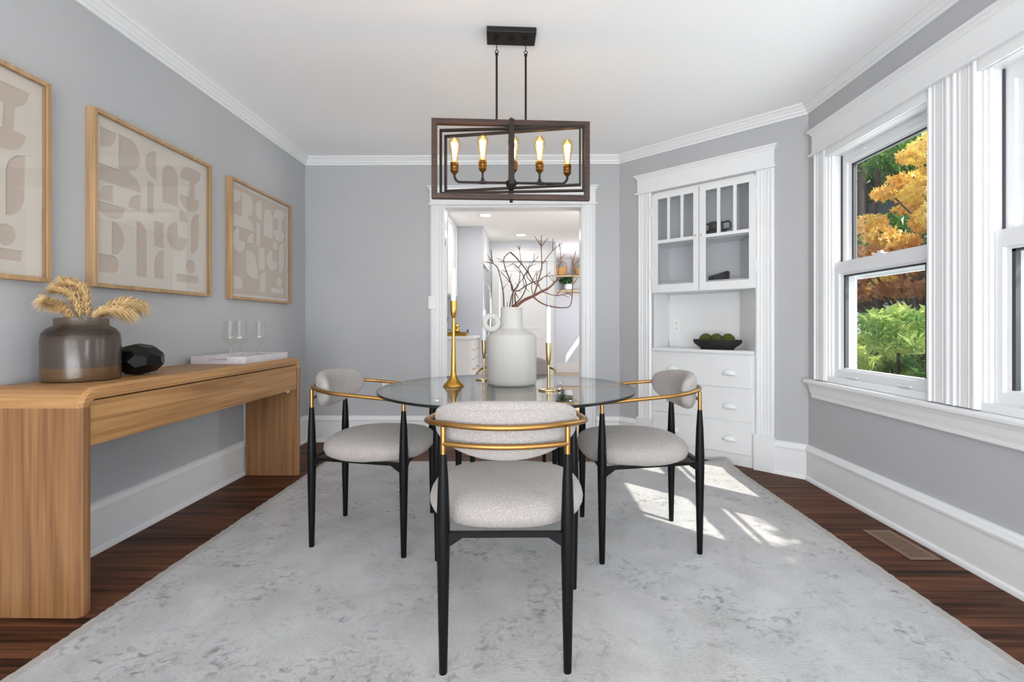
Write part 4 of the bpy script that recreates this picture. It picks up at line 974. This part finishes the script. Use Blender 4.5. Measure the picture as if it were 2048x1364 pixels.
small(-.250, 2.84, 'short brass candlestick behind the vase at its left', 'white taper candle half hidden behind the ring handle')

# ------------------------------------------------------------------ chandelier
HX, HY = -.083, 2.565
lt = thing('chandelier', 'bronze linear chandelier of nested rectangular frames with five bulbs', 'chandelier', (HX, HY, CE))
def Zc(z): return z-CE
AR = math.radians(4)
def rot(mb, ang): return mb.xf(Matrix.Rotation(ang, 4, 'Z'))
rot(MB().box(-.128, .128, -.062, .062, -.03, -.0005), AR).build('canopy', M['black_metal'], lt, bevel=.004)
rot(MB().lathe([(.012, -.036), (.012, -.03)], (0, 0, 0), 16), AR).build('canopy_screw', M['black_metal'], lt)
def rect_frame(name, hw, z0, z1, bw, dp, ang, mat):
    b = MB(); z0, z1 = Zc(z0), Zc(z1)
    b.box(-hw, -hw+bw, -dp/2, dp/2, z0, z1).box(hw-bw, hw, -dp/2, dp/2, z0, z1).box(-hw+bw, hw-bw, -dp/2, dp/2, z0, z0+bw).box(-hw+bw, hw-bw, -dp/2, dp/2, z1-bw, z1)
    return rot(b, ang).build(name, mat, lt, bevel=.001)
rect_frame('outer_frame', .415, 1.729, 2.145, .027, .032, AR, M['walnut'])
rect_frame('middle_frame', .380, 1.766, 2.108, .009, .026, math.radians(-3), M['bronze'])
rect_frame('inner_frame', .364, 1.786, 2.09, .009, .026, math.radians(-9), M['bronze'])
rect_frame('cross_frame', .135, 1.775, 2.10, .010, .027, math.radians(93), M['bronze'])
for zz in (2.145, 1.715): MB().lathe([(.008, Zc(zz)), (.009, Zc(zz)+.007), (.006, Zc(zz)+.014)], seg=16).build('finial', M['black_metal'], lt, smooth=True)
for s in (-1, 1):
    x = s*.0765
    rot(MB().tube([(x, 0, Zc(2.14)), (x, 0, -.115)], .0058, 12), AR).build('rod', M['bronze'], lt, smooth=True)
    rot(MB().lathe([(.008, -.118), (.0085, -.112), (.006, -.106)], (x, 0, 0), 12), AR).build('rod_cap', M['bronze'], lt)
    lk = MB(); lk.tube([(x+.0085*math.cos(2*PI*i/16), 0, -.099+.0085*math.sin(2*PI*i/16)) for i in range(16)], .0022, 6, closed=True)
    lk.tube([(x, .006*math.cos(2*PI*i/16), -.072+.020*math.sin(2*PI*i/16)) for i in range(16)], .0022, 6, closed=True)
    lk.tube([(x+.008*math.cos(2*PI*i/16), 0, -.045+.009*math.sin(2*PI*i/16)) for i in range(16)], .0022, 6, closed=True)
    rot(lk, AR).build('link', M['bronze'], lt, smooth=True)
    rot(MB().lathe([(.012, -.036), (.012, -.029)], (x, 0, 0), 14), AR).build('hook_base', M['black_metal'], lt)
za = Zc(1.818)
ar = MB(); ar.tube(smooth_path([(-.297, 0, za+.04), (-.295, 0, za+.022), (-.28, 0, za+.004), (-.25, 0, za), (0, 0, za), (.25, 0, za), (.28, 0, za+.004), (.295, 0, za+.022), (.297, 0, za+.04)], 5), .0065, 12)
rot(ar, AR).build('arm', M['bronze'], lt, smooth=True)
rot(MB().lathe([(.006, za-.03), (.024, za-.026), (.027, za-.01), (.027, za+.008), (.012, za+.014)], seg=24), AR).build('hub', M['bronze'], lt, smooth=40)
for i, x in enumerate((-.297, -.150, .012, .150, .297)):
    zb = za+(.038 if abs(x) > .2 else .052)
    if abs(x) < .2:
        st = MB(); st.tube([(x, 0, za), (x, 0, zb+.004)], .0055, 10); st.tube([(x-.018, 0, za), (x+.018, 0, za)], .0085, 12); st.lathe([(.009, za+.012), (.009, za+.02)], (x, 0, 0), 12); rot(st, AR).build('stub', M['bronze'], lt, smooth=40)
    rot(MB().lathe([(.007, zb), (.017, zb+.012), (.0205, zb+.016), (.0205, zb+.028), (.019, zb+.030), (.021, zb+.033), (.021, zb+.043), (.019, zb+.045), (.0215, zb+.048), (.0215, zb+.060), (.019, zb+.062)], (x, 0, 0), 24), AR).build('socket', M['socket'], lt, smooth=35)
    z0 = zb+.060
    bl = rot(MB().lathe([(.0155, z0), (.016, z0+.006), (.019, z0+.035), (.027, z0+.075), (.031, z0+.095), (.0315, z0+.105), (.028, z0+.121), (.018, z0+.132), (.006, z0+.137), (.003, z0+.144), (.0005, z0+.146)], (x, 0, 0), 28, cap=False), AR).build('bulb', M['bulb'], lt, smooth=60)
    fl_ = MB()
    for k in range(7):
        a = 2*PI*k/7; a2 = a+PI/7
        fl_.tube([(x+.006*math.cos(a), .006*math.sin(a), z0+.02), (x+.016*math.cos(a), .016*math.sin(a), z0+.105), (x+.016*math.cos(a2), .016*math.sin(a2), z0+.106), (x+.006*math.cos(a2), .006*math.sin(a2), z0+.021)], .0015, 5)
    rot(fl_, AR).build('filament', M['filament'], bl)
    v_ = Matrix.Rotation(AR, 4, 'Z') @ Vector((x, 0, z0+.065))
    lp_ = light('bulb_glow', 'POINT', v_, .12, (1, .8, .55), shadow_soft_size=.02); lp_.parent = lt

# ------------------------------------------------------------------ garden outside the windows
struct(MB().box(2.12, 40, -30, 45, -.75, -.45).build('ground', M['grass']), 'shaded lawn outside the windows', 'lawn')
def tree(name, label, base_, trunk_r, h, blobs, nleaf, size, mat, lobes=False, group=None, cat='tree', aspect=2.2, up=False, bark='branch'):
    t_ = thing(name, label, cat, (base_[0], base_[1], -.45), group=group)
    random.seed(int(base_[0]*100+nleaf))
    tb_ = MB(); tb_.tube(smooth_path([(0, 0, 0), (.05, -.03, h*.4), (-.03, .04, h*.8), (0, 0, h)], 5), [trunk_r*(1-.7*i/15) for i in range(16)], 10)
    for (bx_, by_, bz_, *_r) in blobs:
        tb_.tube(smooth_path([(0, 0, h*.35), (bx_*.5, by_*.5, (h*.35+bz_)/2+.1), (bx_, by_, bz_)], 4), [trunk_r*.4*(1-.7*i/8) for i in range(9)], 7)
    tb_.build('trunk', M[bark], t_, smooth=True)
    tot = sum(b_[3]*b_[4]*b_[5] for b_ in blobs)
    first = None
    V = MB()
    for (bx_, by_, bz_, rx, ry, rz) in blobs:
        k = leaf_cloud(max(20, int(nleaf*rx*ry*rz/tot)), ball((bx_, by_, bz_), rx, ry, rz), size, aspect, lobes, .3, up); V.add(k.v, k.f)
    V.build('foliage', mat if not isinstance(mat, str) else M[mat], t_)
    return t_
def blobs(n, c, spread, r):
    random.seed(n*7+int(c[2]*10))
    return [(c[0]+random.uniform(-1, 1)*spread[0], c[1]+random.uniform(-1, 1)*spread[1], c[2]+random.uniform(-1, 1)*spread[2], r*random.uniform(.7, 1.3), r*random.uniform(.7, 1.3), r*random.uniform(.35, .6)) for _ in range(n)]
tree('maple_tree', 'golden Japanese maple filling the right of the window', (6.5, 6.4), .09, 3.6, blobs(46, (-.15, .5, 3.1), (1.05, 1.4, 1.15), .27), 8000, .055, 'leaf_m', True)
tree('maple_tree', 'russet maple with low spreading branches behind the shrub', (6.1, 7.6), .08, 2.9, blobs(22, (-.2, .2, 2.3), (1.2, .9, .35), .28), 4200, .055, 'leaf_m2', True)
tree('maple_tree', 'gold and russet maple with a pale trunk beyond the right window', (5.2, 5.0), .11, 3.4, blobs(26, (.4, .2, 2.9), (.8, .8, .9), .3), 5000, .055, 'leaf_m', True)
tree('leafy_tree', 'tall bright green tree at the left of the window view', (7.0, 10.2), .16, 5.2, blobs(26, (0, 0, 4.2), (1.7, 1.3, 2.0), .8), 9000, .12, 'leaf_g')
tree('evergreen_tree', 'dark green tree behind the golden maple', (9.6, 10.0), .2, 6.5, blobs(36, (.6, 0, 4.6), (2.6, 1.6, 2.6), 1.0), 9000, .15, 'leaf_d')
tree('evergreen_tree', 'dark green tree farther right, seen in the edge window', (11.5, 8.0), .2, 6, blobs(30, (0, 0, 4.0), (2.2, 2.2, 2.6), 1.0), 7000, .15, 'leaf_d')
tree('rhododendron_bush', 'bright green glossy shrub just outside the lower sash', (4.15, 5.55), .05, 1.0, blobs(20, (0, 0, 1.1), (.8, .8, .5), .34), 5600, .085, 'leaf_r', cat='shrub', aspect=3.0, up=True)
tree('rhododendron_bush', 'darker green shrub below the right window', (4.5, 4.2), .05, .8, blobs(12, (0, 0, .85), (.7, .6, .35), .36), 3000, .085, 'leaf_g', cat='shrub', aspect=3.0, up=True)
tree('leafy_tree', 'green street tree shading the window wall', (4.9, -1.9), .14, 4.6, blobs(14, (0, .3, 4.6), (.9, .9, .8), .4), 1500, .11, 'leaf_g')
tree('leafy_tree', 'round green tree standing across the lawn', (10.5, 2.6), .2, 5, blobs(26, (0, 0, 3.4), (2.0, 2.2, 2.2), .9), 5000, .15, 'leaf_g')
tree('evergreen_tree', 'dark bushy tree at the far end of the lawn', (12.5, -2.5), .2, 5, blobs(26, (0, 0, 3.0), (2.2, 2.6, 2.2), 1.0), 5000, .16, 'leaf_d')
tree('sun_blocking_tree', 'unseen slim green tree added outside the right window to block sun', (3.55, .35), .04, 3.2, blobs(12, (0, .05, 3.35), (.35, .35, .22), .26), 2400, .07, 'leaf_g')  # out-of-view crown added to keep sun off the lower right sash
nh = thing('neighbour_house', 'blue-grey clapboard house behind the shrubs', 'house', (0, 0, -.45))
MB().box(9.45, 20, 14.05, 20, 0, 5.5).build('wall', M['siding'], nh)
sd = None
for i in range(26):
    z = .3+i*.13
    if sd is None: sd = MB().prism([(14.05, 0), (14.015, 0), (14.035, .128), (14.05, .128)], 0, 9.6, 19.9).build('clapboard', M['siding'], nh, loc=(0, 0, z))
    else:
        c = sd.copy(); COL.objects.link(c); c.parent = nh; c.location = (0, 0, z)
MB().box(9.42, 9.6, 13.99, 14.06, 0, 5.4).build('corner_board', M['white'], nh)
MB().prism([(9.0, 5.4), (20.4, 5.4), (14.7, 8.2)], 1, 13.6, 20.4).build('roof', M['charcoal'], nh)
wn_ = MB().box(11.2, 12.3, 13.98, 14.02, 1.3, 2.9).build('window', M['white'], nh); MB().box(11.28, 12.22, 13.965, 13.98, 1.38, 2.82).build('pane', M['dark'], wn_)
